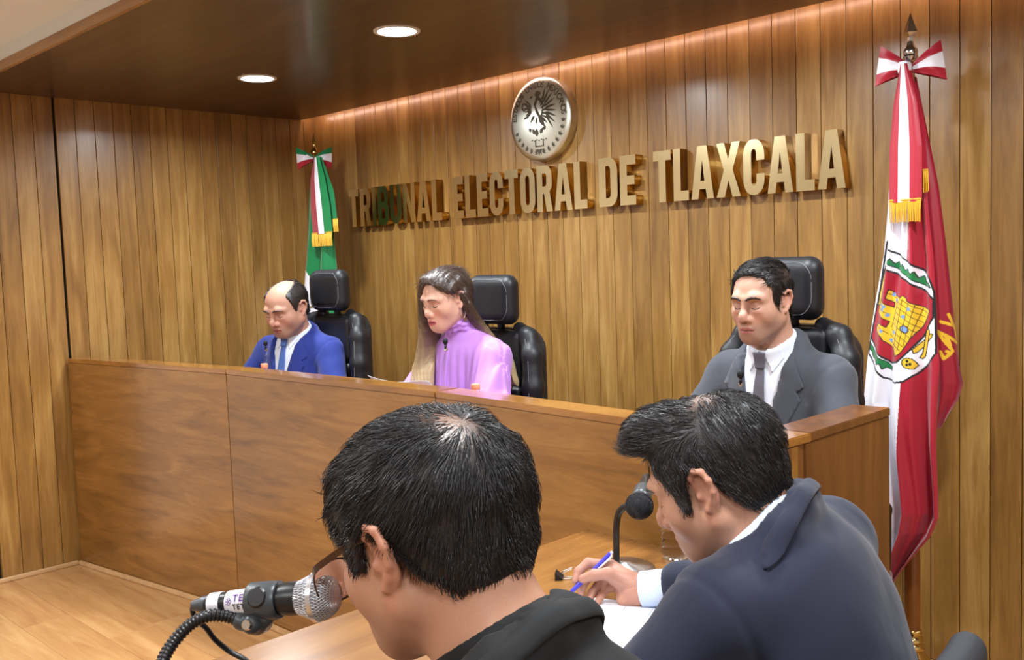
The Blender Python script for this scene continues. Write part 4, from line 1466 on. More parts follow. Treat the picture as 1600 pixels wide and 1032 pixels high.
gp += [np.array([gp[-1][0] * .6 + gbase[0] * .4, gp[-1][1] * .6 + gbase[1] * .4, .88]), gbase + np.array([0, 0, .07]), gbase + np.array([0, 0, .02])]
cv = catmull(gp, 14)
# ribbed flexible tube
dense = []
seg = [np.array(cv[0])]
for p in cv[1:]: seg.append(np.array(p))
ln = np.concatenate([[0], np.cumsum([np.linalg.norm(seg[i + 1] - seg[i]) for i in range(len(seg) - 1)])])
tt = np.arange(0, ln[-1], .0011)
seg = np.array(seg)
dn = np.stack([np.interp(tt, ln, seg[:, k]) for k in range(3)], -1)
rad = [.0066 + (.0008 if (i // 2) % 2 else -.0004) for i in range(len(dn))]
d = tube_data([G(p) for p in dn], rad, 12)
mesh_from('gooseneck', [tuple(p) for p in d[0]], d[1], M['black_plastic'], stand, True)
lathe('base', [(0, .03), (.012, .03), (.014, .022), (.05, .016), (.065, .010), (.068, .0), (0, 0)], M['black_plastic'], stand, 36)
cab = catmull([at(308, 946, 1.08), at(301, 952, 1.085), at(305, 966, 1.09), at(322, 982, 1.10), at(336, 1000, 1.11), at(358, 1018, 1.12), at(388, 1036, 1.12), at(420, 1075, 1.13), np.array([-1.13, .62, .80]), np.array([-1.2, .66, TZ + .0035]), np.array([-1.3, .5, TZ + .0035]), np.array([-1.35, .2, TZ + .0035])], 8)
cb = tube('microphone_cable', cab, .0032, M['black_plastic'], None, 8)
setprops(cb, 'thin black cable drooping from the silver microphone', 'cable')

# second microphone on its desk stand
kb = onZ(975, 892, TZ)
ks = thing('desk_mic_stand', 'round chrome based desk stand with black stem by the writing hand', 'mic stand', kb)
lathe('base', [(0, .022), (.014, .022), (.02, .018), (.060, .013), (.070, .008), (.072, 0), (0, 0)], M['chrome'], ks, 40)
k0 = at(963, 873, np.linalg.norm(CR.T[2] @ (kb - CAMPOS)))
kd = float((CR.T @ (kb - CAMPOS))[2])
kp = [kb + np.array([0, 0, .012]) + (at(963, 878, kd) - at(975, 892, kd)) * np.array([1, 1, 0]), at(963, 860, kd - .01), at(963, 825, kd - .04), at(967, 802, kd - .06), at(978, 792, kd - .08), at(990, 794, kd - .10)]
cvk = catmull(kp, 8)
d = tube_data([np.array(p) - kb for p in cvk], .0075, 12)
mesh_from('stem', [tuple(p) for p in d[0]], d[1], M['black_plastic'], ks, True)
km = at(999, 791, kd - .16)
ka = np.array([.20, -.33, -.045]); ka /= np.linalg.norm(ka)
m2 = thing('microphone', 'black microphone with dark round grille in front of the man in navy', 'microphone', km)
M2 = align_z(ka)
lathe('handle', [(0, -.175), (.010, -.175), (.0115, -.16), (.015, -.07), (.0175, -.045), (.0185, -.022), (0, -.022)], M['black_plastic'], m2, 24, M2)
ball_mesh('grille', (0, 0, 0), tuple(ka), .0285, m2, (M['bk_core'], M['bk_wire']))
f = Field().con(km - ka * .085 - kb, km - ka * .045 - kb, .0205, .0215, .003).con(km - ka * .055 - kb - np.array([0, 0, .014]), np.array(cvk[-1]) - kb, .011, .009, .004)
allp = np.array([km - ka * .1 - kb, km - ka * .03 - kb, np.array(cvk[-1]) - kb])
sdf_obj('mic_clip', f, allp.min(0) - .03, allp.max(0) + .03, .0026, M['grey_plastic'], ks)
# ------------------------------------------------------------------ people
M['skin'] = tint_mat('skin', 0.48, 0.12, 0.12, 420, spec=0.4)
M['hair_black'] = tint_mat('black_hair', 0.40, bump=0.6, bscale=260, spec=0.6)
M['hair_brown'] = tint_mat('long_hair', 0.36, bump=0.3, bscale=220, spec=0.6)
M['shirt'] = plain('white_shirt', srgb(224, 230, 244), .75, var=.02, bscale=60)


def fabric(name, col, scale=900, var=.12, rough=.82, sheen=.15, fold=.4):
    m = plain(name, col, rough, sheen=sheen, var=var, bscale=scale)
    nt = m.node_tree; b = nt.nodes['Principled BSDF']
    tc = nt.nodes.new('ShaderNodeTexCoord'); nz = nt.nodes.new('ShaderNodeTexNoise')
    nz.inputs['Scale'].default_value = 9; nz.inputs['Detail'].default_value = 2; nz.inputs['Distortion'].default_value = .8
    mp = nt.nodes.new('ShaderNodeMapping'); mp.inputs['Scale'].default_value = (1, 1, .45)
    nt.links.new(tc.outputs['Object'], mp.inputs[0]); nt.links.new(mp.outputs[0], nz.inputs['Vector'])
    bp = nt.nodes.new('ShaderNodeBump'); bp.inputs['Strength'].default_value = fold; bp.inputs['Distance'].default_value = .012
    nt.links.new(nz.outputs['Fac'], bp.inputs['Height']); nt.links.new(bp.outputs['Normal'], b.inputs['Normal'])
    return m


M['suit_blue'] = fabric('royal_blue_suit', srgb(24, 43, 122))
M['suit_grey'] = fabric('grey_suit', srgb(66, 69, 78))
M['suit_navy'] = fabric('navy_suit', srgb(22, 27, 50))
M['suit_black'] = fabric('black_suit', srgb(13, 14, 16), sheen=.02)
M['blouse'] = fabric('lilac_blouse', srgb(186, 130, 214), 700, .05, .6, .2, .35)
M['trousers'] = fabric('dark_trousers', srgb(34, 36, 44))
M['tie_blue'] = fabric('blue_tie', srgb(70, 104, 176), 400, .3, .5, .1, .05)
M['tie_grey'] = fabric('grey_tie', srgb(92, 90, 104), 300, .3, .45, .1, .05)
M['cuff'] = plain('pale_blue_shirt', srgb(206, 220, 244), .75, var=.02, bscale=60)


def vnoise(p, s, seed=0.0):       # cheap smooth pseudo-noise
    a = p * s
    return (np.sin(a[:, 0] * 1.0 + 1.7 * np.sin(a[:, 1] * .7 + seed) + seed) + np.sin(a[:, 1] * 1.3 + 1.3 * np.sin(a[:, 2] * .9 + 2 * seed)) + np.sin(a[:, 2] * 1.1 + 1.9 * np.sin(a[:, 0] * .8 + seed))) / 3


def smax(a, b, k):
    h = np.maximum(k - np.abs(a - b), 0) / k
    return np.maximum(a, b) + h * h * (k * .25)


class Head:
    """head frame: x to the person's left, f forward, z up; origin midway between the ears at eye height"""
    def __init__(s, c, pitch, yaw, roll=0.0, scale=1.0, wide=1.0, jaw=1.0, fem=False):
        s.c = np.asarray(c, float)
        s.R = rotm(0, 0, yaw) @ rotm(pitch, 0, 0) @ rotm(0, roll, 0)    # +pitch bows the face down
        s.s = scale; s.w = wide; s.j = jaw; s.fem = fem

    def P(s, x, f, z): return s.c + s.R @ (np.array([x * s.w, -f, z]) * s.s)

    def inv(s, p):
        q = ((p - s.c) @ s.R) / s.s
        return np.stack([q[:, 0] / s.w, -q[:, 1], q[:, 2]], -1)

    def rr(s, x, f, z): return np.array([x * s.w, f, z]) * s.s

    def core(s, F, grow=0.0):
        g = grow
        F.ell(s.P(0, -.016, .031), s.rr(.0765, .097, .080) + g, .02, s.R)
        F.ell(s.P(0, .022, .005), s.rr(.067, .070, .088) + g, .03, s.R)
        if g == 0:
            F.ell(s.P(0, .030, -.055), s.rr(.058 * s.j, .056, .056), .035, s.R)
            F.ell(s.P(0, .066, -.096), s.rr(.024 * s.j, .021, .017), .03, s.R)
            for d in (-1, 1):
                F.con(s.P(d * .056 * s.j, .0, -.052), s.P(d * .018, .066, -.094), .018 * s.s, .017 * s.s, .03)
                F.ell(s.P(d * .043, .052, -.028), s.rr(.026, .026, .026), .03, s.R)
        return F

    def face(s, F):
        k = s.s
        for d in (-1, 1):
            F.chain([s.P(d * .010, .0885, .017), s.P(d * .030, .0865, .023), s.P(d * .050, .070, .018)], [.0085 * k, .009 * k, .007 * k], .018)
            F.ell(s.P(d * .0315, .100, -.001), s.rr(.0185, .020, .0135), .016, s.R, 'cut')
            F.ell(s.P(d * .0315, .0735, -.002), s.rr(.0155, .0135, .0125), .004, s.R)
            F.ell(s.P(d * .031, .080, -.016), s.rr(.016, .008, .006), .012, s.R)
        nl = .106 if s.fem else .110
        F.chain([s.P(0, .086, .018), s.P(0, .094, .0), s.P(0, nl, -.026), s.P(0, nl + .002, -.035)], [.0085 * k, .0075 * k, .0095 * k, .0105 * k], .012)
        for d in (-1, 1):
            a = .0115 if s.fem else .014
            F.ell(s.P(d * a, .098, -.038), s.rr(.0085, .011, .0085), .007, s.R)
            F.ell(s.P(d * .0065, .108, -.0465), s.rr(.0038, .005, .004), .003, s.R, 'cut')
        F.ell(s.P(0, .072, -.066), s.rr(.032, .024, .026), .025, s.R)
        lw = .0075 if s.fem else .0060
        for d in (-1, 1):
            F.chain([s.P(d * .023, .0855, -.0690), s.P(d * .011, .0955, -.0645), s.P(0, .0970, -.0655)], [.0028 * k, .0052 * k, .005 * k], .005)
            F.chain([s.P(d * .022, .0850, -.0705), s.P(d * .010, .0935, -.0755), s.P(0, .0945, -.0765)], [.0028 * k, lw * k, lw * k], .005)
            F.chain([s.P(d * .022, .0895, -.0698), s.P(d * .010, .1005, -.0700), s.P(0, .1020, -.0705)], [.0013 * k] * 3, .004, 'cut')
        return F

    def ears(s, F, detail=False):
        k = s.s
        for d in (-1, 1):
            X = lambda x, f, z: s.P(d * x, f, z)
            F.ell(X(.0765, -.010, -.008), s.rr(.007, .019, .029), .01, s.R @ rotm(0, 0, d * -18))
            rim = [X(.0765, .004, .004), X(.083, .003, .018), X(.0885, -.008, .027), X(.092, -.021, .022), X(.092, -.026, .006), X(.088, -.022, -.012), X(.083, -.012, -.024), X(.080, -.002, -.034)]
            F.chain(rim, [.0032 * k, .0042 * k, .0046 * k, .0048 * k, .0046 * k, .0042 * k, .0050 * k, .0065 * k], .004)
            F.ell(X(.0905, -.007, -.002), s.rr(.010, .0085, .014), .005, s.R, 'cut')
            F.ell(X(.080, .004, -.012), s.rr(.004, .004, .006), .005, s.R)     # tragus
        return F

    def neck(s, F, nb, r=.056):
        F.con(s.P(0, -.022, -.055), nb, r * s.s * .96, r * 1.04, .035)
        F.con(s.P(0, -.050, -.02), nb, .045 * s.s, r * .92, .035)
        return F


def lin(c): return np.array(srgb(*c)[:3])


def skin_cols(v, H, skin, lips, brow, browth=.0042, stubble=0.0, blush=0.0, lash=.0016, scalp=None):
    q = H.inv(v)
    x, f, z = np.abs(q[:, 0]), q[:, 1], q[:, 2]
    c = np.tile(lin(skin), (len(v), 1))
    front = f > .035
    if stubble > 0:
        w = np.clip((-.045 - z) / .02, 0, 1) * np.clip((f + .0) / .03, 0, 1) * (z > -.16) * stubble
        c = c * (1 - w[:, None]) + lin((96, 84, 80)) * w[:, None]
    # warm tint of cheeks, nose, ears
    w = np.exp(-(((x - .040) / .02) ** 2 + ((z + .035) / .02) ** 2)) * front * blush + .35 * np.exp(-((x / .016) ** 2 + ((z + .036) / .014) ** 2)) * front + .35 * (x > .078)
    c = c * (1 - .45 * w[:, None]) + lin((206, 110, 96)) * (.45 * w[:, None])
    # lips
    lp = (((x / .0245) ** 2 + ((z + .0705) / .0105) ** 2) < 1) & (f > .07)
    c[lp] = lin(lips)
    ml = (x < .0235) & (np.abs(z + .0700) < .0013) & (f > .07)
    c[ml] = lin(lips) * .35
    lid = front & (np.abs(x - .0315) < .016) & (z < .008) & (z > -.006)
    c[lid] = c[lid] * .9
    ns = (x < .010) & (f > .1) & (z < -.044) & (z > -.05)
    c[ns] = c[ns] * .45
    if scalp is not None: c = scalp(q, c)
    return c


def hand_field(F, W, fwd, up, thumb, curl=25, k=.006):
    """palm from the wrist along fwd, back of the hand towards up, thumb side given"""
    W = np.asarray(W, float); fwd = np.asarray(fwd, float); fwd /= np.linalg.norm(fwd)
    up = np.asarray(up, float); up = up - fwd * (up @ fwd); up /= np.linalg.norm(up)
    sd = np.cross(fwd, up)
    if sd @ np.asarray(thumb) < 0: sd = -sd
    F.con(W - fwd * .03, W + fwd * .01, .027, .026, .015)
    for o in (-.026, -.009, .009, .026):
        F.con(W + fwd * .008 + sd * o * .7, W + fwd * .090 + sd * o, .0155, .0115, .014)
    for o, ln in ((.030, .070), (.010, .078), (-.010, .072), (-.029, .057)):
        p = W + fwd * .090 + sd * o; a = 8.0; pts = [p]
        for part in (.45, .32, .23):
            a += curl
            d = fwd * math.cos(math.radians(a)) - up * math.sin(math.radians(a))
            p = p + d * ln * part; pts.append(p)
        F.chain(pts, [.0098, .0090, .0082, .0070], .003)
    F.chain([W + fwd * .022 + sd * .022, W + fwd * .052 + sd * .046 - up * .010, W + fwd * .080 + sd * .052 - up * .016, W + fwd * .102 + sd * .047 - up * .020], [.016, .0125, .0105, .0085], .008)
    return F


def strands(name, v, q, H, parent, mat, n, length, flow, thick=.0005, lift=.004, colfn=None, keep=None, jitter=.35, seed=1, curve=.09, npts=5, off=None):
    g = np.random.default_rng(seed)
    a, b, c, d = (v[q[:, i]] for i in range(4))
    ar = np.linalg.norm(np.cross(c - a, d - b), axis=1)
    pick = g.choice(len(q), n, p=ar / ar.sum())
    u, w = g.random((n, 1)), g.random((n, 1))
    p0 = (a[pick] * (1 - u) + b[pick] * u) * (1 - w) + (d[pick] * (1 - u) + c[pick] * u) * w
    nr = np.cross(c[pick] - a[pick], d[pick] - b[pick]); nr /= np.linalg.norm(nr, axis=1)[:, None] + 1e-9
    hq = H.inv(p0)
    if keep is not None:
        m = keep(hq, g); p0, nr, hq = p0[m], nr[m], hq[m]
    n = len(p0)
    fl = flow(hq)                              # head frame (x, f, z)
    fw = np.stack([fl[:, 0], -fl[:, 1], fl[:, 2]], -1) @ H.R.T
    # clumping: jitter shared by neighbours
    cl = np.stack([vnoise(hq, 160, 1.0), vnoise(hq, 160, 4.0), vnoise(hq, 160, 7.0)], -1) * jitter
    fw = fw + cl + (g.random((n, 3)) - .5) * jitter * .6
    fw = fw - nr * (fw * nr).sum(1)[:, None]
    fw /= np.linalg.norm(fw, axis=1)[:, None] + 1e-9
    L = (length(hq) if callable(length) else np.full(n, length)) * (.6 + .7 * g.random(n))
    lf = lift * (.3 + 1.2 * g.random(n)) * (1 + .8 * vnoise(hq, 120, 2.0))
    sd = np.cross(fw, nr)
    pts, rad = [], []
    for i in range(npts):
        t = i / (npts - 1)
        s_ = L * t
        p = p0 + fw * s_[:, None] + nr * (lf * np.sin(t * 2.0) - s_ ** 2 / (2 * curve) - .0006)[:, None]
        pts.append(p); rad.append(thick * (1 - .75 * t ** 2))
    V, Q = [], []
    for i in range(npts):
        for k_ in range(3):
            an = 2 * math.pi * k_ / 3 + .5
            V.append(pts[i] + (sd * math.cos(an) + nr * math.sin(an)) * rad[i])
    V = np.stack(V, 1)                         # n, npts*3, 3
    base = np.arange(n)[:, None] * (npts * 3)
    for i in range(npts - 1):
        for k_ in range(3):
            k2 = (k_ + 1) % 3
            Q.append(base + np.array([i * 3 + k_, i * 3 + k2, (i + 1) * 3 + k2, (i + 1) * 3 + k_])[None, :])
    Q = np.concatenate(Q, 0)
    V2 = V.reshape(-1, 3)
    cols = np.repeat(colfn(hq, g), npts * 3, 0)
    o = quads_mesh(name, V2, Q, mat, parent, True, cols)
    return o


def drape(name, poly, bvh, frame, mat, parent, off=.002, thick=.003, res=.006, fall=None):
    """patch outlined in the wearer's front plane (x, z of frame), laid on the garment below"""
    o_, R_ = frame
    poly = np.asarray(poly, float)
    bm = bmesh.new()
    vs = [bm.verts.new((p[0], 0, p[1])) for p in poly]
    bm.faces.new(vs)
    lo_, hi_ = poly.min(0), poly.max(0)
    for axis, a, b in ((0, lo_[0], hi_[0]), (2, lo_[1], hi_[1])):
        k = a + res
        while k < b - res * .3:
            co = (k, 0, 0) if axis == 0 else (0, 0, k)
            no = (1, 0, 0) if axis == 0 else (0, 0, 1)
            bmesh.ops.bisect_plane(bm, geom=list(bm.verts) + list(bm.edges) + list(bm.faces), plane_co=co, plane_no=no)
            k += res
    fdir = Vector(R_ @ np.array([0, 1, 0]))
    for v_ in bm.verts:
        w = Vector(o_ + R_ @ np.array([v_.co.x, -.5, v_.co.z]))
        h = bvh.ray_cast(w, fdir, 1.0)
        if h[0] is None:
            h = bvh.find_nearest(w + fdir * .38)
        v_.co = h[0] - fdir * off
    bmesh.ops.recalc_face_normals(bm, faces=bm.faces)
    me_o = bm_obj(name, bm, mat, parent, True)
    md = me_o.modifiers.new('thick', 'SOLIDIFY'); md.thickness = thick; md.offset = 0
    return me_o


def bvh_of(v, q): return BVHTree.FromPolygons([tuple(p) for p in v.astype(float)], [tuple(int(i) for i in f) for f in q])


def brows(t, H, col, v, q, th=.0034, lash=.0011):
    """eyebrow ridges and lash lines laid on the skin"""
    qh = H.inv(v)
    m = (qh[:, 1] > .03) & (np.abs(qh[:, 0]) < .07) & (np.abs(qh[:, 2]) < .05)
    keepf = m[q].all(1)
    bv = bvh_of(v, q[keepf])
    back = Vector(H.R @ np.array([0, 1.0, 0]))
    def on(x, z, up):
        h = bv.ray_cast(Vector(H.P(x, .2, z)), back)
        return np.array(h[0] - back * up) if h[0] is not None else H.P(x, .09, z)
    F = Field(); pts_all = []
    for d in (-1, 1):
        pts = [on(d * x, z, .0004) for x, z in ((.011, .0185), (.020, .0225), (.030, .0250), (.040, .0245), (.048, .0205), (.053, .0165))]
        pts_all += pts
        F.chain(pts, [th * .75 * H.s, th * H.s, th * .95 * H.s, th * .8 * H.s, th * .55 * H.s, th * .3 * H.s], .002)
    lo, hi = bounds(pts_all, .010)
    sdf_obj('eyebrows', F, lo, hi, .0016, M['hair_black'], t, lambda v: np.tile(lin(col), (len(v), 1)))
    parts = []
    for d in (-1, 1):
        pts = [on(d * .0315 + .0140 * u, -.0060 - .0038 * (1 - u * u), .0002) for u in np.linspace(-1, 1, 11)]
        parts.append(tube_data(pts, [lash * .4, lash * .8] + [lash] * 7 + [lash * .8, lash * .4], 5))
    v, f = join_data(parts)
    mesh_from('eyelashes', v, f, M['bk_core'], t, True)


class Body:
    def __init__(s, nb, hip=(0, 0, .11), sw=.185, bulk=1.0, sh=None, elbow=None, wrist=None, belly=1.0):
        s.nb = np.asarray(nb, float); s.hip = np.asarray(hip, float); s.b = bulk; s.belly = belly
        z = s.nb - s.hip; z /= np.linalg.norm(z)
        x = np.array([1.0, 0, 0]); x -= z * (x @ z); x /= np.linalg.norm(x)
        y = np.cross(z, x)
        s.R = np.stack([x, y, z], 1)
        s.len = np.linalg.norm(s.nb - s.hip)
        s.sh = sh if sh is not None else {d: s.T(d * sw, .012, -.075) for d in (-1, 1)}
        s.el = elbow; s.wr = wrist

    def T(s, x, y, z): return s.nb + s.R @ np.array([x, y, z])

    def torso(s, F, g=0.0, arms=True, armr=(.054, .045, .034), pad=0.0, k=.05, cut_wrist=0.0):
        L = s.len
        F.ell(s.hip + s.R @ np.array([0, -.005, L * .62]), np.array([.158 * s.b, .108 * s.b, .20]) + g, k, s.R)
        F.ell(s.hip + s.R @ np.array([0, -.020 * s.belly, L * .28]), np.array([.158 * s.b, .122 * s.b * s.belly, .19]) + g, k + .02, s.R)
        F.ell(s.hip + np.array([0, 0, -.02]), np.array([.175 * s.b, .14, .12]) + g, k, None)
        F.ell(s.T(0, .035, -.13), np.array([.14 * s.b, .075, .13]) + g, k, s.R)
        for d in (-1, 1):
            F.con(s.T(d * .045, .012, -.045), s.sh[d] + s.R @ np.array([-d * .015, 0, 0]), .050 + g, .050 + g + pad, k)
            F.con(s.T(d * .025, .022, .035), s.sh[d] + s.R @ np.array([-d * .07, .008, .022]), .036 + g, .030 + g + pad, .03)
            if arms:
                e, w = s.el[d], s.wr[d]
                w2 = w - (w - e) / np.linalg.norm(w - e) * cut_wrist
                F.con(s.sh[d], e, armr[0] + g, armr[1] + g, .045)
                F.con(e, w2, armr[1] + g, armr[2] + g, .02)
        return F


def legs_field(F, knee, ank, hip=(0, 0, .10), g=0.0):
    for d in (-1, 1):
        h = np.array([d * .09, -.02, hip[2] - .01])
        F.con(h, knee[d], .083 + g, .062 + g, .05)
        F.con(knee[d], ank[d], .060 + g, .042 + g, .03)
    F.ell((0, .0, hip[2] - .01), (.18, .13, .10), .05)
    return F


def shoes(t, ank, mat):
    for d in (-1, 1):
        a = ank[d]
        F = Field().con(a + np.array([0, .03, -.045]), a + np.array([d * .01, -.15, -.055]), .042, .036, .02).con(a, a + np.array([0, .02, -.04]), .045, .045, .03)
        F.fun(lambda p, dd, zb=a[2] - .088: np.maximum(dd, zb - p[:, 2]))
        sdf_obj('shoe', F, a + np.array([-.08, -.24, -.12]), a + np.array([.08, .12, .08]), .009, mat, t)


def garment_opening(B, zs, ws, ydeep=-.005, collar_r=.07, nax=None):
    """front V and neck hole of a jacket, in the torso frame"""
    def fn(p, d):
        q = (p - B.nb) @ B.R
        w = np.interp(q[:, 2], zs, ws)
        vee = np.maximum(np.maximum(np.abs(q[:, 0]) - w, q[:, 1] - ydeep), zs[0] - q[:, 2])
        o_, u_, yax = nax
        s_ = (p - o_) @ u_
        hole = np.linalg.norm(p - o_ - s_[:, None] * u_, axis=1) - collar_r
        hole = np.maximum(hole, .034 + .28 * ((p - o_) @ yax) - s_)
        return smax(smax(d, -vee, .006), -hole, .010).astype(np.float32)
    return fn


def wrinkle(amp, seed, f1=22.0):
    def fn(p, d):
        return (d + amp * vnoise(p * np.array([1, 1, .6], np.float32), f1, seed) + amp * .5 * vnoise(p, f1 * 2.3, seed + 3)).astype(np.float32)
    return fn


def bounds(pts, m):
    a = np.array([np.asarray(p, float) for p in pts]); return a.min(0) - m, a.max(0) + m


def mk_person(label, base, yaw):
    t = thing('person', label, 'person', base, math.radians(yaw))
    Rz = rotm(0, 0, yaw)
    Lc = lambda p: (np.asarray(p, float) - np.asarray(base, float)) @ Rz      # world -> person
    return t, Lc


def lapel_mic(label, wpos, fwd):
    t = thing('lapel_microphone', label, 'microphone', wpos, group='lapel microphones')
    f = np.asarray(fwd, float); f /= np.linalg.norm(f)
    F = Field().ell((0, 0, .012), (.0095, .0095, .0125), 0)
    sdf_obj('foam_windscreen', F, (-.02, -.02, -.01), (.02, .02, .035), .0024, M['bk_core'], t)
    tube('capsule', [(0, 0, .002), (0, 0, -.016)], .0042, M['black_plastic'], t, 8)
    box('tie_clip', (-.006, -.002, -.022), (.006, .006, -.012), M['chrome'], t, .001)
    return t


def short_cap(H, th, zline, temple=0.0, extra=None, hollow=None):
    F = Field()
    H.core(F, 0.0)
    F.ell(H.P(0, -.045, -.035), H.rr(.060, .050, .05), .03, H.R)       # nape fill
    if extra: extra(F)
    def fn(p, d):
        q = H.inv(p)
        x = np.abs(q[:, 0])
        zl = np.interp(q[:, 1], zline[0], zline[1]) + temple * np.exp(-((x - .048) / .018) ** 2) * (q[:, 1] > .03)
        t_ = th(q)
        m = (zl - q[:, 2]) * H.s
        a = d - t_
        k_ = .010
        h = np.maximum(k_ - np.abs(a - m), 0) / k_
        return (np.maximum(a, m) + h * h * k_ * .25).astype(np.float32)
    F.fun(fn)
    return F
def suit_person(label, base, yaw, H, B, skin, lips, brow, jacket, shirtm, tie=None, hair=None, res=.0035, jres=.007, stubble=.25, blush=.4, knees=None, ank=None, vz=-.30, scalp=None, hands=True, seed=1, neck_r=.056, hand_spec=None, wr_amp=.0042, cuff=True, browth=.0034, collar_back=True, back_collar=False, sleeve=.06):
    t = thing('person', label, 'person', base, math.radians(yaw))
    knees = knees or {d: np.array([d * .13, -.30, .06]) for d in (-1, 1)}
    ank = ank or {d: np.array([d * .13, -.22, -.385]) for d in (-1, 1)}
    # --- body: one skin from crown to hands
    F = Field(); B.torso(F, -.008, True, (.046, .038, .026))
    H.neck(F, B.T(0, -.008, -.03), neck_r)
    H.core(F); H.face(F); H.ears(F)
    for d in (-1, 1):
        if hand_spec and d in hand_spec:
            hand_spec[d](F)
        else:
            fw = B.wr[d] - B.el[d]; fw = fw / np.linalg.norm(fw); fw = np.array([-d * .9, -.35, -.05])
            hand_field(F, B.wr[d], fw, (0, 0, 1), (-d, 0, 0))
    pts = [H.P(0, .12, 0), H.P(0, -.12, .13), H.P(0.1, 0, 0), H.P(-.1, 0, -.12), B.hip + [.2, .16, -.15], B.hip + [-.2, -.17, 0]] + [B.el[d] for d in (-1, 1)] + [B.wr[d] + np.array([0, -.13, 0]) for d in (-1, 1)] + [B.wr[d] + np.array([-d * .1, 0, -.05]) for d in (-1, 1)] + [B.sh[d] for d in (-1, 1)]
    lo, hi = bounds(pts, .07)
    _, bvv, bqq = sdf_obj('body', F, lo, hi, res, M['skin'], t, lambda v: skin_cols(v, H, skin, lips, brow, stubble=stubble, blush=blush, scalp=scalp))
    brows(t, H, brow, bvv, bqq, browth)
    # --- shirt with collar
    F = Field(); B.torso(F, .001, False)
    up = H.P(0, -.02, -.06) - B.T(0, .0, .0)
    up = up / np.linalg.norm(up)
    F.con(B.T(0, .006, -.01), B.T(0, .006, -.01) + up * .072, neck_r + .017, neck_r + .013, .012)
    axis_o = B.T(0, .006, -.01)
    F.con(B.T(0, -.008, -.035), axis_o + up * .03, neck_r * 1.04 + .008, neck_r + .014, .02)
    def open_top(p, d):
        s_ = (p - axis_o) @ up
        r_ = np.linalg.norm(p - axis_o - s_[:, None] * up, axis=1)
        q = (p - B.nb) @ B.R
        d = smax(d, -(np.maximum(r_ - neck_r - .006, .045 - s_)), .004)
        slope = s_ - (.070 + .34 * np.minimum(q[:, 1] + .03, 0))
        return smax(d, np.where(s_ > .015, slope, -1), .004).astype(np.float32)
    F.fun(open_top)
    lo, hi = bounds([B.hip + [.22, .2, -.12], B.hip - [.22, .2, 0], B.T(0, 0, .09), B.sh[1], B.sh[-1]], .06)
    so, sv, sq = sdf_obj('shirt', F, lo, hi, .0040, shirtm, t)
    bs = bvh_of(sv, sq)
    fr_ = (B.nb, B.R)
    for d in (-1, 1):
        drape('collar', [(d * .003, .030), (d * .050, .052), (d * .062, .005), (d * .036, -.036)], bs, fr_, shirtm, so, .005, .003)
    if tie:
        tk = drape('tie', [(-.012, -.022), (.012, -.022), (.034, -.30), (.0, -.34), (-.034, -.30)], bs, fr_, tie, t, .006, .003)
        drape('knot', [(-.019, .024), (.019, .024), (.013, -.024), (-.013, -.024)], bs, fr_, tie, tk, .011, .008)
    if cuff:
        for d in (-1, 1):
            ax_ = (B.wr[d] - B.el[d]) / np.linalg.norm(B.wr[d] - B.el[d])
            a = B.wr[d] - ax_ * .09; b = B.wr[d] - ax_ * .006
            bmv = tube_data([a - ax_ * .002, a, b, b + ax_ * .0012, b - ax_ * .0005 + ax_ * .0022], [.034, .0375, .0365, .0345, .029], 20, False)
            mesh_from('shirt_cuff', [tuple(p) for p in bmv[0]], bmv[1], shirtm if shirtm is not M['shirt'] or True else shirtm, so, True)
    # --- jacket
    F = Field(); B.torso(F, .012, True, (.056, .048, .036), .006, .045, sleeve)
    # collar roll round the neck
    xn = B.R[:, 0] - up * (B.R[:, 0] @ up); xn /= np.linalg.norm(xn); yn = np.cross(up, xn)
    N_ = lambda x, y, z: axis_o + xn * x + yn * y + up * z
    cr = [B.T(-.074, -.060, -.03), N_(-.082, -.035, .004), N_(-.080, .010, .024), N_(-.056, .054, .034), N_(0, .073, .038), N_(.056, .054, .034), N_(.080, .010, .024), N_(.082, -.035, .004), B.T(.074, -.060, -.03)]
    if collar_back: F.chain(cr, [.009, .010, .011, .012, .012, .012, .011, .010, .009], .034)
    F.fun(garment_opening(B, [vz, -.02, .03, .08], [.0, .066, .078, .078], -.02, neck_r + .018, (axis_o, up, yn)))
    F.fun(wrinkle(wr_amp, seed))
    def seams(p, d):
        for sd in (-1, 1):
            dr = B.el[sd] - B.sh[sd]; dr = dr / np.linalg.norm(dr) * .6 + B.R @ np.array([sd * .8, 0, 0]); dr /= np.linalg.norm(dr)
            r_ = p - (B.sh[sd] + dr * .012)
            s_ = r_ @ dr
            d = d + .0035 * np.exp(-(s_ / .0055) ** 2) * (np.einsum('ij,ij->i', r_, r_) < .0121)
        return d.astype(np.float32)
    F.fun(seams)
    ew = [B.T(0, 0, -B.len - .02)]
    pts = [B.hip + [.24, .2, -.11], B.hip - [.24, .2, .11], B.T(0, 0, .08), B.sh[1], B.sh[-1], B.el[1], B.el[-1], B.wr[1], B.wr[-1]]
    lo, hi = bounds(pts, .09)
    jo, jv, jq = sdf_obj('jacket', F, lo, hi, jres, jacket, t)
    bj = bvh_of(jv, jq)
    for d in (-1, 1):
        drape('lapel', [(d * .070, .012), (d * .092, .005), (d * .128, -.075), (d * .108, -.088), (d * .120, -.112), (d * .075, -.21), (d * .010, vz - .03), (d * .0, vz + .0), (d * .066, -.03)], bj, fr_, jacket, jo, .004, .005, .010)
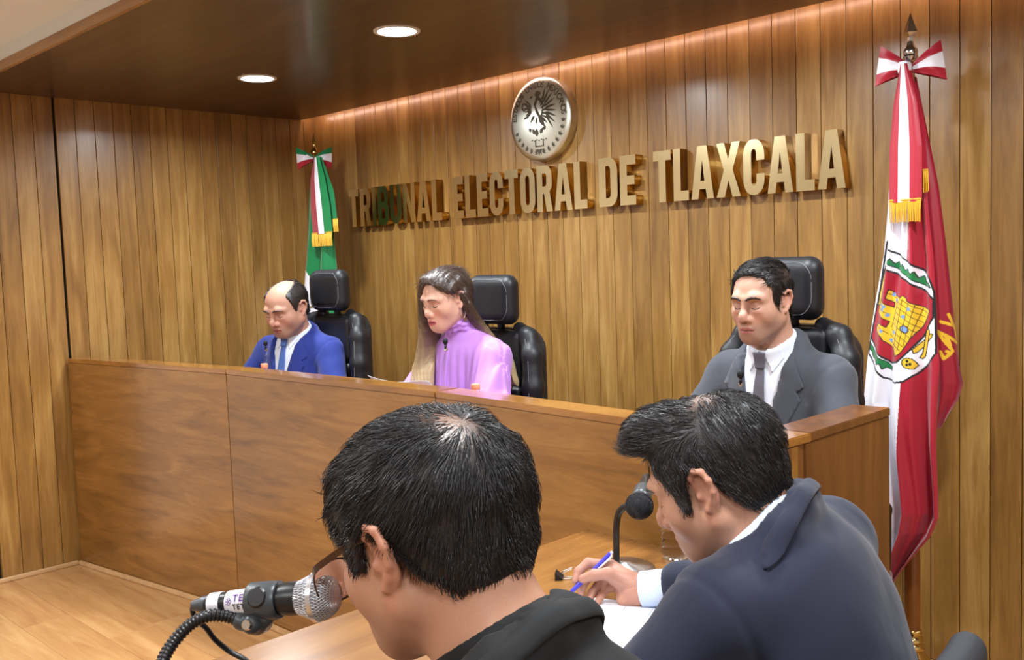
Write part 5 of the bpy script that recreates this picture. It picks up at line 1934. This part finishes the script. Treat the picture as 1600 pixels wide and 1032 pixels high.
    if back_collar:                # folded jacket collar round the back of the neck
        nk, nj = 25, 6
        cv_, cf_ = [], []
        for k in range(nk):
            a = math.radians(-118 + 236 * k / (nk - 1))
            out = xn * math.sin(a) + yn * math.cos(a)
            pin = axis_o + out * (neck_r + .024) + up * (.030 + .022 * math.cos(a))
            wd = .034 + .014 * abs(math.sin(a))
            for j in range(nj):
                p = pin + (out * .85 - up * .55) * wd * j / (nj - 1)
                h = bj.find_nearest(Vector(p))
                q = np.array(h[0] + h[1] * (.005 if j < nj - 1 else .0035))
                if j == 0: q = q * .6 + pin * .4
                cv_.append(tuple(q))
        for k in range(nk - 1):
            for j in range(nj - 1):
                i0 = k * nj + j
                cf_.append([i0, i0 + 1, i0 + nj + 1, i0 + nj])
        co = mesh_from('jacket_collar', cv_, cf_, jacket, jo, True)
        md = co.modifiers.new('soft', 'SUBSURF'); md.levels = 2; md.render_levels = 2
        md = co.modifiers.new('thick', 'SOLIDIFY'); md.thickness = .005; md.offset = 0
    # --- trousers, shoes
    F = legs_field(Field(), knees, ank)
    lo, hi = bounds([knees[1], knees[-1], ank[1], ank[-1], (.2, .18, .2), (-.2, .1, 0)], .09)
    sdf_obj('trousers', F, lo, hi, .014, M['trousers'], t)
    shoes(t, ank, M['black_plastic'])
    return t, jo, bs


def make_hair(t, H, F, lo, hi, res, mat, colfn, strand_args=None, smat=None):
    v, q = polygonise(F, lo, hi, res)
    hq = H.inv(v)
    o = quads_mesh('hair', v, q, mat, t, True, colfn(hq))
    if strand_args:
        strands('strands', v, q, H, o, smat or mat, **strand_args)
    return o, v, q


def hbox(H, m=.05):
    pts = [H.P(x, f, z) for x in (-.09, .09) for f in (-.12, .12) for z in (-.12, .14)]
    return bounds(pts, m * .4)


def desk_arms(out=.27, ze=.33, zw=.30, yw=-.22, xw=.15):
    return ({d: np.array([d * out, -.07, ze]) for d in (-1, 1)}, {d: np.array([d * xw, yw, zw]) for d in (-1, 1)})


DARK = lin((20, 18, 19))

# ---------------- man in grey (right of the bench)
hw = at(1190, 469, 2.80)
base = np.array([hw[0], hw[1] + .07, .575])
yaw_g = 0
H = Head((0, -.07, hw[2] - .575), 8, 0, 0, 1.0, .90, .96)
el, wr = desk_arms(.25, .32)
B = Body((0, .0, hw[2] - .575 - .165), (0, .06, .11), .168, .98, None, el, wr, 1.05)
pg, jo, bs = suit_person('man in grey suit seated nearest the castle flag, looking down', base, yaw_g, H, B, (192, 146, 124), (168, 102, 96), (40, 32, 30), M['suit_grey'], M['shirt'], M['tie_grey'], stubble=.35, seed=1.0, browth=.0040)
zl = ([-.13, -.09, -.065, -.045, -.025, .0, .018, .030, .042, .055, .066, .08, .12], [-.075, -.072, -.060, -.02, .022, .030, .015, -.018, -.002, .052, .080, .092, .11])
F = short_cap(H, lambda q: .005 + .004 * np.clip(q[:, 2] / .1, 0, 1), zl, .020)
lo, hi = hbox(H)
flow_g = lambda q: np.stack([-np.ones(len(q)) * .6 * (q[:, 2] > .07) + np.sign(q[:, 0]) * .2, np.where(q[:, 2] > .06, .7, -.2), np.where(q[:, 2] > .06, .1, -1.0)], -1)
make_hair(pg, H, F, lo, hi, .0035, M['hair_black'], lambda q: np.tile(lin((24, 20, 20)), (len(q), 1)),
          dict(n=2600, length=.028, flow=flow_g, thick=.0009, lift=.004, colfn=lambda q, g: np.tile(lin((26, 22, 22)), (len(q), 1)) * (.7 + .6 * g.random((len(q), 1))), seed=3))
lp = at(1157, 592, 2.62)
lapel_mic('black lapel microphone on the tie of the man in grey', lp, (0, -1, 0))

# ---------------- man in blue (left)
hw = at(446, 481, 4.44)
base = np.array([hw[0] - .05, hw[1] + .085, .575])
yaw_b = 16
H = Head((.02, -.085, hw[2] - .575), 20, 0, 0, 1.05, 1.05, 1.14)
el, wr = desk_arms(.27, .31, .30, -.21, .17)
B = Body((0, .0, hw[2] - .575 - .145), (0, .05, .11), .180, 1.10, None, el, wr, 1.2)
def bald(q, c):
    return c
pb_, jo, bs = suit_person('balding man in bright blue suit seated at the left, looking down', base, yaw_b, H, B, (188, 140, 118), (160, 98, 92), (40, 30, 28), M['suit_blue'], M['shirt'], M['tie_blue'], stubble=.3, seed=2.0, res=.004)
zl = ([-.13, -.09, -.065, -.045, -.025, .0, .016, .026, .038, .05, .12], [-.075, -.072, -.060, -.02, .020, .026, .010, -.012, .02, .075, .3])
F = short_cap(H, lambda q: .008 + 0 * q[:, 2], zl, 0)
F.fun(lambda p, d: (lambda q: np.maximum(d, np.where(q[:, 2] > .04, (1 - np.sqrt((q[:, 0] / .058) ** 2 + ((q[:, 1] - .03) / .105) ** 2)) * .06, -1)))(H.inv(p)).astype(np.float32))
lo, hi = hbox(H)
flow_b = lambda q: np.stack([np.sign(q[:, 0]) * .1, -.7 * np.ones(len(q)), -.6 * np.ones(len(q))], -1)
make_hair(pb_, H, F, lo, hi, .004, M['hair_black'], lambda q: np.tile(lin((34, 28, 26)), (len(q), 1)),
          dict(n=1200, length=.022, flow=flow_b, thick=.0010, lift=.003, colfn=lambda q, g: np.tile(lin((40, 34, 32)), (len(q), 1)) * (.7 + .6 * g.random((len(q), 1))), seed=4))
lp = at(415, 541, 4.22)
lapel_mic('black lapel microphone on the lapel of the man in blue', lp, (0, -1, 0))

# ---------------- woman in lilac (middle)
hw = at(697, 467, 3.60)
base = np.array([hw[0], hw[1] + .075, .575])
H = Head((0, -.075, hw[2] - .575), 14, -2, 0, .94, .95, .88, True)
tw = thing('person', 'woman in lilac blouse with long ombre hair reading at the bench', 'person', base, 0)
el, wr = desk_arms(.205, .33, .30, -.22, .13)
B = Body((0, .0, hw[2] - .575 - .15), (0, .05, .11), .142, .88, None, el, wr, .9)
F = Field(); B.torso(F, -.006, True, (.040, .034, .024)); H.neck(F, B.T(0, .008, .0), .047)
H.core(F); H.face(F); H.ears(F)
for d in (-1, 1): hand_field(F, B.wr[d], (-d * .8, -.5, -.05), (0, 0, 1), (-d, 0, 0))
lo, hi = bounds([H.P(0, .12, 0), H.P(0, -.12, .13), H.P(.1, 0, 0), H.P(-.1, 0, -.12), B.hip + [.2, .16, -.15], B.hip - [.2, .17, 0], el[1], el[-1], wr[1] + [0, -.15, 0], wr[-1] + [0, -.15, -.05]], .06)
_, bvv, bqq = sdf_obj('body', F, lo, hi, .0032, M['skin'], tw, lambda v: skin_cols(v, H, (214, 166, 144), (180, 86, 96), (70, 48, 40), .0034, 0, .9, .0024))
brows(tw, H, (70, 48, 40), bvv, bqq, .0024, .0016)
F = Field(); B.torso(F, .008, True, (.048, .054, .042), .008, .05, .03)
for d in (-1, 1):
    F.con(B.sh[d] + [0, 0, -.02], B.el[d] + [0, 0, .0], .052, .066, .05)
    F.con(B.el[d], B.wr[d] - (B.wr[d] - B.el[d]) * .2, .066, .042, .03)
upw = H.P(0, -.02, -.06) - B.nb; upw /= np.linalg.norm(upw)
F.con(B.T(0, .004, -.02), B.T(0, .004, -.01) + upw * .085, .058, .055, .02)
for zz, rr_ in ((.070, .0615), (.052, .060)):
    c0 = B.T(0, .004, -.01) + upw * zz
    F.chain([c0 + B.R @ np.array([math.cos(a) * rr_, math.sin(a) * rr_, .004 * math.sin(a * 7)]) for a in np.linspace(0, 2 * math.pi, 19)], [.0065] * 19, .005)
nbw = B.T(0, .004, -.01)
def wopen(p, d):
    s_ = (p - nbw) @ upw; r_ = np.linalg.norm(p - nbw - s_[:, None] * upw, axis=1)
    d = np.maximum(d, -(np.maximum(r_ - .050, .05 - s_)))
    q = (p - B.nb) @ B.R
    pleat = .0030 * np.sin(q[:, 0] * 190 + 12 * q[:, 2]) * np.clip((-q[:, 2]) / .1, 0, 1) * (q[:, 1] < .03) + .0035 * np.sin(np.arctan2(p[:, 1], np.abs(p[:, 0]) - .22) * 7 + p[:, 2] * 6) * (np.abs(q[:, 0]) > .15)
    return (d + pleat).astype(np.float32)
F.fun(wopen)
lo, hi = bounds([B.hip + [.24, .2, -.11], B.hip - [.24, .2, .11], B.T(0, 0, .09), el[1], el[-1], wr[1], wr[-1], B.sh[1], B.sh[-1]], .1)
bo, bv, bq = sdf_obj('blouse', F, lo, hi, .0055, M['blouse'], tw)
knees = {d: np.array([d * .10, -.30, .05]) for d in (-1, 1)}; ank = {d: np.array([d * .10, -.22, -.385]) for d in (-1, 1)}
F = legs_field(Field(), knees, ank, g=-.012)
lo, hi = bounds([knees[1], knees[-1], ank[1], ank[-1], (.2, .18, .2), (-.2, .1, 0)], .09)
sdf_obj('trousers', F, lo, hi, .014, M['trousers'], tw); shoes(tw, ank, M['black_plastic'])
# hair: cap, then locks falling over the right shoulder in front and behind the left
zlw = ([-.13, -.05, -.036, -.026, .0, .022, .040, .056, .070, .085, .12], [-.11, -.10, .0, .030, .034, .028, .032, .052, .076, .088, .10])
capF = short_cap(H, lambda q: .012 + .004 * np.clip(q[:, 2] / .1, 0, 1) - .004 * np.exp(-(q[:, 0] / .006) ** 2) * (q[:, 2] > .03), zlw, -.012)
locks = []
def lock(pts, r0, r1):
    c_ = catmull(pts, 5)
    n_ = len(c_)
    ph = len(locks) * 1.3
    locks.append(([p + np.array([.011 * math.sin(i * .55 + ph), .006 * math.cos(i * .5 + ph), 0]) * max(0, (i / n_ - .5) * 2) for i, p in enumerate(c_)], r0, r1))
def bodyp(x, y, z): return B.T(x, y, z)
for i in range(7):                 # her right side (image left): comes forward over the chest
    u = i / 6
    lock([H.P(-.030 - .03 * u, .058 - .07 * u, .090), H.P(-.074, .052 - .07 * u, .035), H.P(-.093 + .006 * u, .060 - .085 * u, -.04), bodyp(-.105 - .012 * u, -.115 + .08 * u, -.01), bodyp(-.135 + .055 * u, -.135 + .02 * u, -.12), bodyp(-.150 + .065 * u, -.150 + .012 * u, -.22), bodyp(-.115 + .055 * u + .02 * math.sin(i * 2), -.155, -.31 - .02 * (i % 2))], .017, .010)
for i in range(7):                 # back and her left: behind the shoulder
    u = i / 6
    x0 = -.04 + .115 * u
    lock([H.P(x0 * .8, -.085 + .05 * u, .075), H.P(x0, -.105 + .072 * u, .01), H.P(x0 + .01 * u, -.105 + .062 * u, -.07), bodyp(x0 * 1.1 + .012 * u, .085 - .015 * u, -.03), bodyp(x0 * 1.25 + .035 * u, .118 - .008 * u, -.12), bodyp(x0 * 1.25 + .062 * u, .122, -.21 - .015 * (i % 2))], .020, .011)
HF = capF
for pts, r0, r1 in locks:
    n_ = len(pts); rs = [r0 + (r1 - r0) * (i / (n_ - 1)) ** 1.5 for i in range(n_)]; rs[-1] *= .4
    HF.chain(pts, rs, .012)
fibre = lambda p, d: (d + .0016 * np.sin(p[:, 0] * 420 + 3 * np.sin(p[:, 2] * 30)) ).astype(np.float32)
HF.fun(fibre)
allp = np.concatenate([np.array(l[0]) for l in locks] + [np.array([H.P(0, .1, .14), H.P(.1, -.13, .1), H.P(-.1, 0, 0)])])
lo, hi = allp.min(0) - .04, allp.max(0) + .04
def ombre(z):
    t_ = np.clip((B.nb[2] + .08 - z) / .18, 0, 1)[:, None]
    return lin((60, 44, 36)) * (1 - t_) + lin((176, 150, 112)) * t_
v, q = polygonise(HF, lo, hi, .0036)
cols = ombre(v[:, 2] + .02 * np.sin(v[:, 0] * 90))
ho = quads_mesh('hair', v, q, M['hair_brown'], tw, True, cols)
strands('strands', v, q, H, ho, M['hair_brown'], n=7000, length=.045, flow=lambda q_: np.stack([np.sign(q_[:, 0]) * np.clip((q_[:, 2] - .02) / .06, .1, 1.2), -.55 * np.ones(len(q_)), -1.0 * np.ones(len(q_))], -1), thick=.0007, lift=.0016,
        colfn=lambda q_, g: np.tile(lin((66, 49, 40)), (len(q_), 1)) * (.6 + .9 * g.random((len(q_), 1))), keep=lambda q_, g: (q_[:, 2] > -.03) & (q_[:, 1] < .1), jitter=.15, seed=9)
parts_v, parts_c = [], []
sv_, sq_, sc_, b_ = [], [], [], 0
g_ = np.random.default_rng(5)
for pts, r0, r1 in locks:
    P_ = np.array(pts); n_ = len(P_)
    for k in range(26):
        a = g_.random() * 2 * math.pi; rr_ = (.85 + .3 * g_.random())
        ra = np.array([r0 + (r1 - r0) * (i / (n_ - 1)) ** 1.5 for i in range(n_)]) * rr_
        ra[-2:] *= np.array([.8, .5])
        tw_ = a + np.linspace(0, .6, n_)
        off_ = np.stack([np.cos(tw_) * ra, np.sin(tw_) * ra, np.zeros(n_)], -1)
        d = tube_data(P_ + off_, [.0009] * (n_ - 1) + [.0003], 3, False)
        vv = np.array([tuple(x_) for x_ in d[0]])
        sv_.append(vv); sq_.append(np.array(d[1]) + b_); b_ += len(vv)
        sc_.append(ombre(vv[:, 2]) * (.75 + .5 * g_.random()))
quads_mesh('strands', np.concatenate(sv_), np.concatenate(sq_), M['hair_brown'], ho, True, np.concatenate(sc_))
# earrings
for d in (-1, 1):
    c0 = H.P(d * .083, -.003, -.060)
    pts = [c0 + np.array([0, math.sin(a) * .013, math.cos(a) * .021]) for a in np.linspace(.1, 2 * math.pi - .1, 17)]
    wp = np.array(pts) + base
    o = tube('hoop_earring', wp, .0013, M['chrome'], None, 6)
    setprops(o, 'thin silver hoop earring in the %s ear of the woman' % ('left' if d > 0 else 'right'), 'earring', 'hoop earrings')
lp = at(696, 539, 3.44)
lapel_mic('black lapel microphone on the lilac blouse', lp, (0, -1, 0))
# button placket
bs = bvh_of(bv, bq)
drape('placket', [(-.008, -.02), (.008, -.02), (.008, -.34), (-.008, -.34)], bs, (B.nb, B.R), M['blouse'], bo, .0015, .002)
# ---------------- man in the navy suit, writing (right foreground)
base = np.array([-.60, 1.31, .475])
Rz = rotm(0, 0, -90)
LN = lambda p: (np.asarray(p, float) - base) @ Rz
hw = np.array([-.815, 1.262, 1.10])
H = Head(LN(hw), 26, 14, 0, 1.0, 1.0, 1.05)
NB = np.array([-.725, 1.295, 1.005])
wrR = at(999, 922, 1.955)
sh = {1: LN((-.735, 1.135, .935)), -1: LN((-.735, 1.470, .965))}
el = {1: LN((-.835, 1.03, .79)), -1: LN((-.93, 1.64, .815))}
wr = {1: LN((-1.06, 1.13, .785)), -1: LN(wrR)}
B = Body(LN(NB), (0, .0, .11), .17, 1.04, sh, el, wr, 1.05)


def writing_hand(F):
    W = lambda x, y, d: LN(at(x, y, d))
    w0 = wr[-1]
    F.con(LN(wrR + (wrR - np.array([-.93, 1.64, .815])) * -.25), w0, .028, .026, .015)
    mcp = [W(953, 884, 1.985), W(957, 893, 1.995), W(962, 904, 1.99), W(968, 916, 1.98)]
    for p, r in zip(mcp, (.0135, .013, .0125, .012)): F.con(w0, p, .021, r, .018)
    F.con(w0, W(975, 936, 1.955), .022, .016, .015)
    F.con(W(985, 915, 1.945), W(958, 902, 1.955), .019, .016, .015)
    # index on the pen
    F.chain([mcp[0], W(919, 880, 1.985), W(904, 893, 1.972), W(899, 908, 1.962)], [.0118, .0102, .0090, .0074], .003)
    # thumb
    F.chain([W(972, 910, 1.945), W(951, 897, 1.940), W(929, 899, 1.942), W(910, 905, 1.948)], [.0165, .0125, .0112, .0088], .006)
    F.chain([mcp[1], W(926, 897, 1.990), W(912, 912, 1.978), W(908, 926, 1.965)], [.0112, .0100, .0088, .0075], .003)
    F.chain([mcp[2], W(936, 912, 1.988), W(925, 927, 1.972), W(921, 939, 1.958)], [.0108, .0095, .0085, .0072], .003)
    F.chain([mcp[3], W(947, 922, 1.975), W(938, 934, 1.962), W(933, 942, 1.952)], [.0100, .0086, .0076, .0066], .003)


pn, jo, bs = suit_person('man in navy suit bent over the table, writing', base, -90, H, B, (194, 146, 122), (164, 100, 92), (30, 26, 26), M['suit_navy'], M['cuff'], None, res=.0028, jres=.006, stubble=.25, seed=5.0, vz=-.28, hand_spec={-1: writing_hand}, sleeve=.088, back_collar=True, wr_amp=.0032,
                         knees={d: np.array([d * .13, -.40, .04]) for d in (-1, 1)}, ank={d: np.array([d * .13, -.34, -.385]) for d in (-1, 1)})
zl = ([-.13, -.09, -.065, -.048, -.030, -.012, .008, .018, .026, .036, .050, .064, .08, .12], [-.080, -.078, -.070, -.045, -.005, .026, .026, .008, -.028, -.030, .030, .062, .075, .095])
def quiff(F):
    F.ell(H.P(0, .045, .104), H.rr(.050, .042, .020), .02, H.R @ rotm(-12, 0, 0))
    F.ell(H.P(.01, .072, .098), H.rr(.044, .018, .016), .015, H.R)
F = short_cap(H, lambda q: .010 + .006 * np.clip(q[:, 2] / .08, 0, 1) - .006 * np.clip((-.02 - q[:, 2]) / .04, 0, 1), zl, .008, quiff)
lo, hi = hbox(H, .09)
wh = np.array([0.0, -.075, .095])          # crown whorl
def flow_n(q):
    r = q - wh
    d = r / (np.linalg.norm(r, axis=1)[:, None] + 1e-6)
    top = np.clip((q[:, 2] - .05) / .04, 0, 1)[:, None] * (q[:, 1] > -.04)[:, None]
    side = np.stack([.15 * np.sign(q[:, 0]), -.55 * np.ones(len(q)), -.85 * np.ones(len(q))], -1)
    front = np.stack([-.25 * np.ones(len(q)), 1.0 * np.ones(len(q)), .25 * np.ones(len(q))], -1)
    return d * .5 * (1 - top) + side * (1 - top) + front * top
def hcol(base_c, spot=None, amt=0.0):
    def fn(q, g=None):
        c = np.tile(lin(base_c), (len(q), 1))
        if g is not None: c = c * (.6 + .9 * g.random((len(q), 1)))
        return c
    return fn
def scalpcol(q):
    c = np.tile(lin((22, 19, 20)), (len(q), 1))
    w = np.exp(-(((q[:, 0] - .03) / .018) ** 2 + ((q[:, 1] + .045) / .022) ** 2 + ((q[:, 2] - .11) / .03) ** 2))[:, None] * .7
    return c * (1 - w) + lin((150, 112, 92)) * w
make_hair(pn, H, F, lo, hi, .003, M['hair_black'], scalpcol,
          dict(n=12000, length=lambda q: np.where((q[:, 1] > .0) & (q[:, 2] < .03), .009, np.where(q[:, 2] > .05, .026, .018)), flow=flow_n, thick=.00055, lift=.0042, colfn=hcol((26, 23, 25)), seed=6, jitter=.35,
               keep=lambda q, g: g.random(len(q)) > .75 * np.exp(-(((q[:, 0] - .03) / .018) ** 2 + ((q[:, 1] + .045) / .022) ** 2 + ((q[:, 2] - .11) / .03) ** 2))))
# his pen
pt, pe = at(887, 931, 1.950), at(955.5, 864, 1.962)
pen = thing('pen', 'blue ballpoint pen in the hand of the man in navy', 'pen', pt)
pd = (pe - pt) / np.linalg.norm(pe - pt); pl = float(np.linalg.norm(pe - pt))
M['pen_blue'] = plain('blue_plastic', srgb(66, 58, 190), .3, var=.05, bscale=80)
Mp = align_z(pd)
lathe('barrel', [(0, 0), (.0012, .001), (.0042, .014), (.0046, .02), (.0046, pl * .80), (.0043, pl * .81), (0, pl * .81)], M['pen_blue'], pen, 16, Mp)
lathe('upper_barrel', [(0, pl * .812), (.0049, pl * .812), (.0049, pl * .975), (.004, pl * .98), (0, pl * .98)], M['pen_blue'], pen, 16, Mp)
lathe('push_button', [(0, pl * .975), (.003, pl * .975), (.003, pl * 1.02), (0, pl * 1.025)], M['tape'], pen, 12, Mp)
vw = CAMPOS - pe; vw = vw - pd * (vw @ pd); vw /= np.linalg.norm(vw); sdv = np.cross(pd, vw)
cdir = vw * .75 + (sdv if sdv[2] < 0 else -sdv) * .66
tube('pocket_clip', [pd * pl * .97 + cdir * .004, pd * pl * .95 + cdir * .0085, pd * pl * .70 + cdir * .0080, pd * pl * .66 + cdir * .0055], [.0018, .0020, .0020, .0014], M['tape'], pen, 8)

# ---------------- man with glasses (left foreground), seen from behind
base = np.array([-.40, .65, .475])
LN2 = lambda p: (np.asarray(p, float) - base) @ Rz
hw = np.array([-.765, .640, 1.165])
H = Head(LN2(hw), 19, 9, 0, 1.02, 1.02, 1.05)
NB = np.array([-.662, .656, 1.024])
sh = {1: LN2((-.61, .475, .91)), -1: LN2((-.61, .825, .905))}
el = {1: LN2((-.72, .40, .79)), -1: LN2((-.74, .96, .79))}
wr = {1: LN2((-.96, .50, .785)), -1: LN2((-.97, .82, .785))}
B = Body(LN2(NB), (0, .0, .11), .17, 1.05, sh, el, wr, 1.05)
pq, jo, bs = suit_person('man in black jacket and glasses in the foreground, head bowed', base, -90, H, B, (190, 140, 114), (160, 100, 92), (30, 26, 26), M['suit_black'], M['suit_black'], None, res=.0028, jres=.006, stubble=.2, seed=8.0, vz=-.28, back_collar=True, wr_amp=.003,
                         knees={d: np.array([d * .13, -.42, .04]) for d in (-1, 1)}, ank={d: np.array([d * .13, -.36, -.385]) for d in (-1, 1)})
zl = ([-.13, -.09, -.065, -.048, -.030, -.012, .008, .018, .026, .036, .050, .064, .08, .12], [-.066, -.064, -.056, -.034, -.002, .026, .026, .008, -.016, -.016, .030, .062, .075, .095])
F = short_cap(H, lambda q: .012 + .004 * np.clip(q[:, 2] / .08, 0, 1) - .008 * np.clip((-.03 - q[:, 2]) / .05, 0, 1), zl, .006)
lo, hi = hbox(H, .08)
wh2 = np.array([.012, -.085, .082])
spot = lambda q: np.exp(-(((q[:, 0] - wh2[0] - .008) / .020) ** 2 + ((q[:, 1] - wh2[1] - .018) / .034) ** 2 + ((q[:, 2] - wh2[2]) / .04) ** 2))
def flow_q(q):
    r = q - wh2
    d = r / (np.linalg.norm(r, axis=1)[:, None] + 1e-6)
    sw_ = np.stack([-d[:, 1], d[:, 0], 0 * d[:, 0]], -1)
    return d * 1.0 + sw_ * .25 + np.array([0, .1, -.35])
def scalp2(q):
    c = np.tile(lin((20, 18, 20)), (len(q), 1))
    w = (spot(q) * .8)[:, None]
    nape = np.clip((-.055 - q[:, 2]) / .03, 0, 1)[:, None] * (q[:, 1] < -.02)[:, None] * .55
    c = c * (1 - w) + lin((168, 128, 106)) * w
    return c * (1 - nape) + lin((120, 88, 70)) * nape
make_hair(pq, H, F, lo, hi, .003, M['hair_black'], scalp2,
          dict(n=17000, length=lambda q: np.where((q[:, 1] > .0) & (q[:, 2] < .035), .008, np.where(q[:, 2] > -.02, .024, .010)), flow=flow_q, thick=.00050, lift=.0042, colfn=hcol((24, 22, 25)), seed=7, jitter=.35,
               keep=lambda q, g: (g.random(len(q)) > .80 * spot(q)) & (g.random(len(q)) > np.clip((-.055 - q[:, 2]) / .03, 0, .8))))
# glasses
W2 = lambda x, f, z: base + rotm(0, 0, -90) @ H.P(x, f, z)
gl = thing('eyeglasses', 'thin brown framed eyeglasses worn by the man in black', 'eyeglasses', W2(0, .115, 0))
g0 = W2(0, .115, 0)
M['frame'] = plain('brown_metal_frame', srgb(74, 50, 36), .3, .6, var=.1, bscale=100)
M['lens'] = plain('spectacle_lens', (1, 1, 1, 1), .02, trans=1.0, ior=1.3, var=.01, bscale=20)
for d in (-1, 1):
    tp = [W2(d * .070, .108, -.004), W2(d * .080, .085, .002), W2(d * .085, .03, .014), W2(d * .084, -.004, .016), W2(d * .083, -.022, .004), W2(d * .082, -.030, -.018)]
    bm = bmesh.new()
    cvp = catmull([p - g0 for p in tp], 6)
    upv = Vector(base + rotm(0, 0, -90) @ H.P(0, 0, 1) - base - rotm(0, 0, -90) @ H.P(0, 0, 0)).normalized()
    outv = Vector(rotm(0, 0, -90) @ H.R @ np.array([d, 0, 0])).normalized()
    rings = []
    for i, p in enumerate(cvp):
        hh = .0038 - .0014 * (i / len(cvp)); ww = .0011
        rings.append([bm.verts.new(Vector(p) + upv * a * hh + outv * b * ww) for a, b in ((1, 1), (1, -1), (-1, -1), (-1, 1))])
    for a, b in zip(rings[:-1], rings[1:]):
        for k in range(4): bm.faces.new((a[k], a[(k + 1) % 4], b[(k + 1) % 4], b[k]))
    bm.faces.new(rings[0]); bm.faces.new(rings[-1][::-1])
    bm_obj('temple', bm, M['frame'], gl)
    ring = [W2(d * (.036 + .030 * math.copysign(abs(math.cos(a)) ** .75, math.cos(a))), .117 - .10 * abs((.036 + .030 * math.cos(a)) - .03) ** 1.3, -.020 + .0215 * math.copysign(abs(math.sin(a)) ** .75, math.sin(a))) for a in np.linspace(0, 2 * math.pi, 33)]
    rl = tube('rim', [p - g0 for p in ring], .0011, M['frame'], gl, 6)
    bm = bmesh.new()
    cen = np.mean(ring, 0) - g0
    fd = rotm(0, 0, -90) @ H.R @ np.array([0, -1.0, 0])
    for sgn in (0, 1):
        c_ = bm.verts.new(cen + fd * (.0035 + .0016 * sgn)); rv = [bm.verts.new(p - g0 + fd * .0016 * sgn) for p in ring[:-1]]
        for k in range(len(rv)): bm.faces.new((c_, rv[k], rv[(k + 1) % len(rv)]) if sgn else (c_, rv[(k + 1) % len(rv)], rv[k]))
    bm_obj('lens', bm, M['lens'], rl, True)
tube('bridge', [W2(-.0075, .118, -.014) - g0, W2(0, .121, -.011) - g0, W2(.0075, .118, -.014) - g0], .0011, M['frame'], gl, 6)
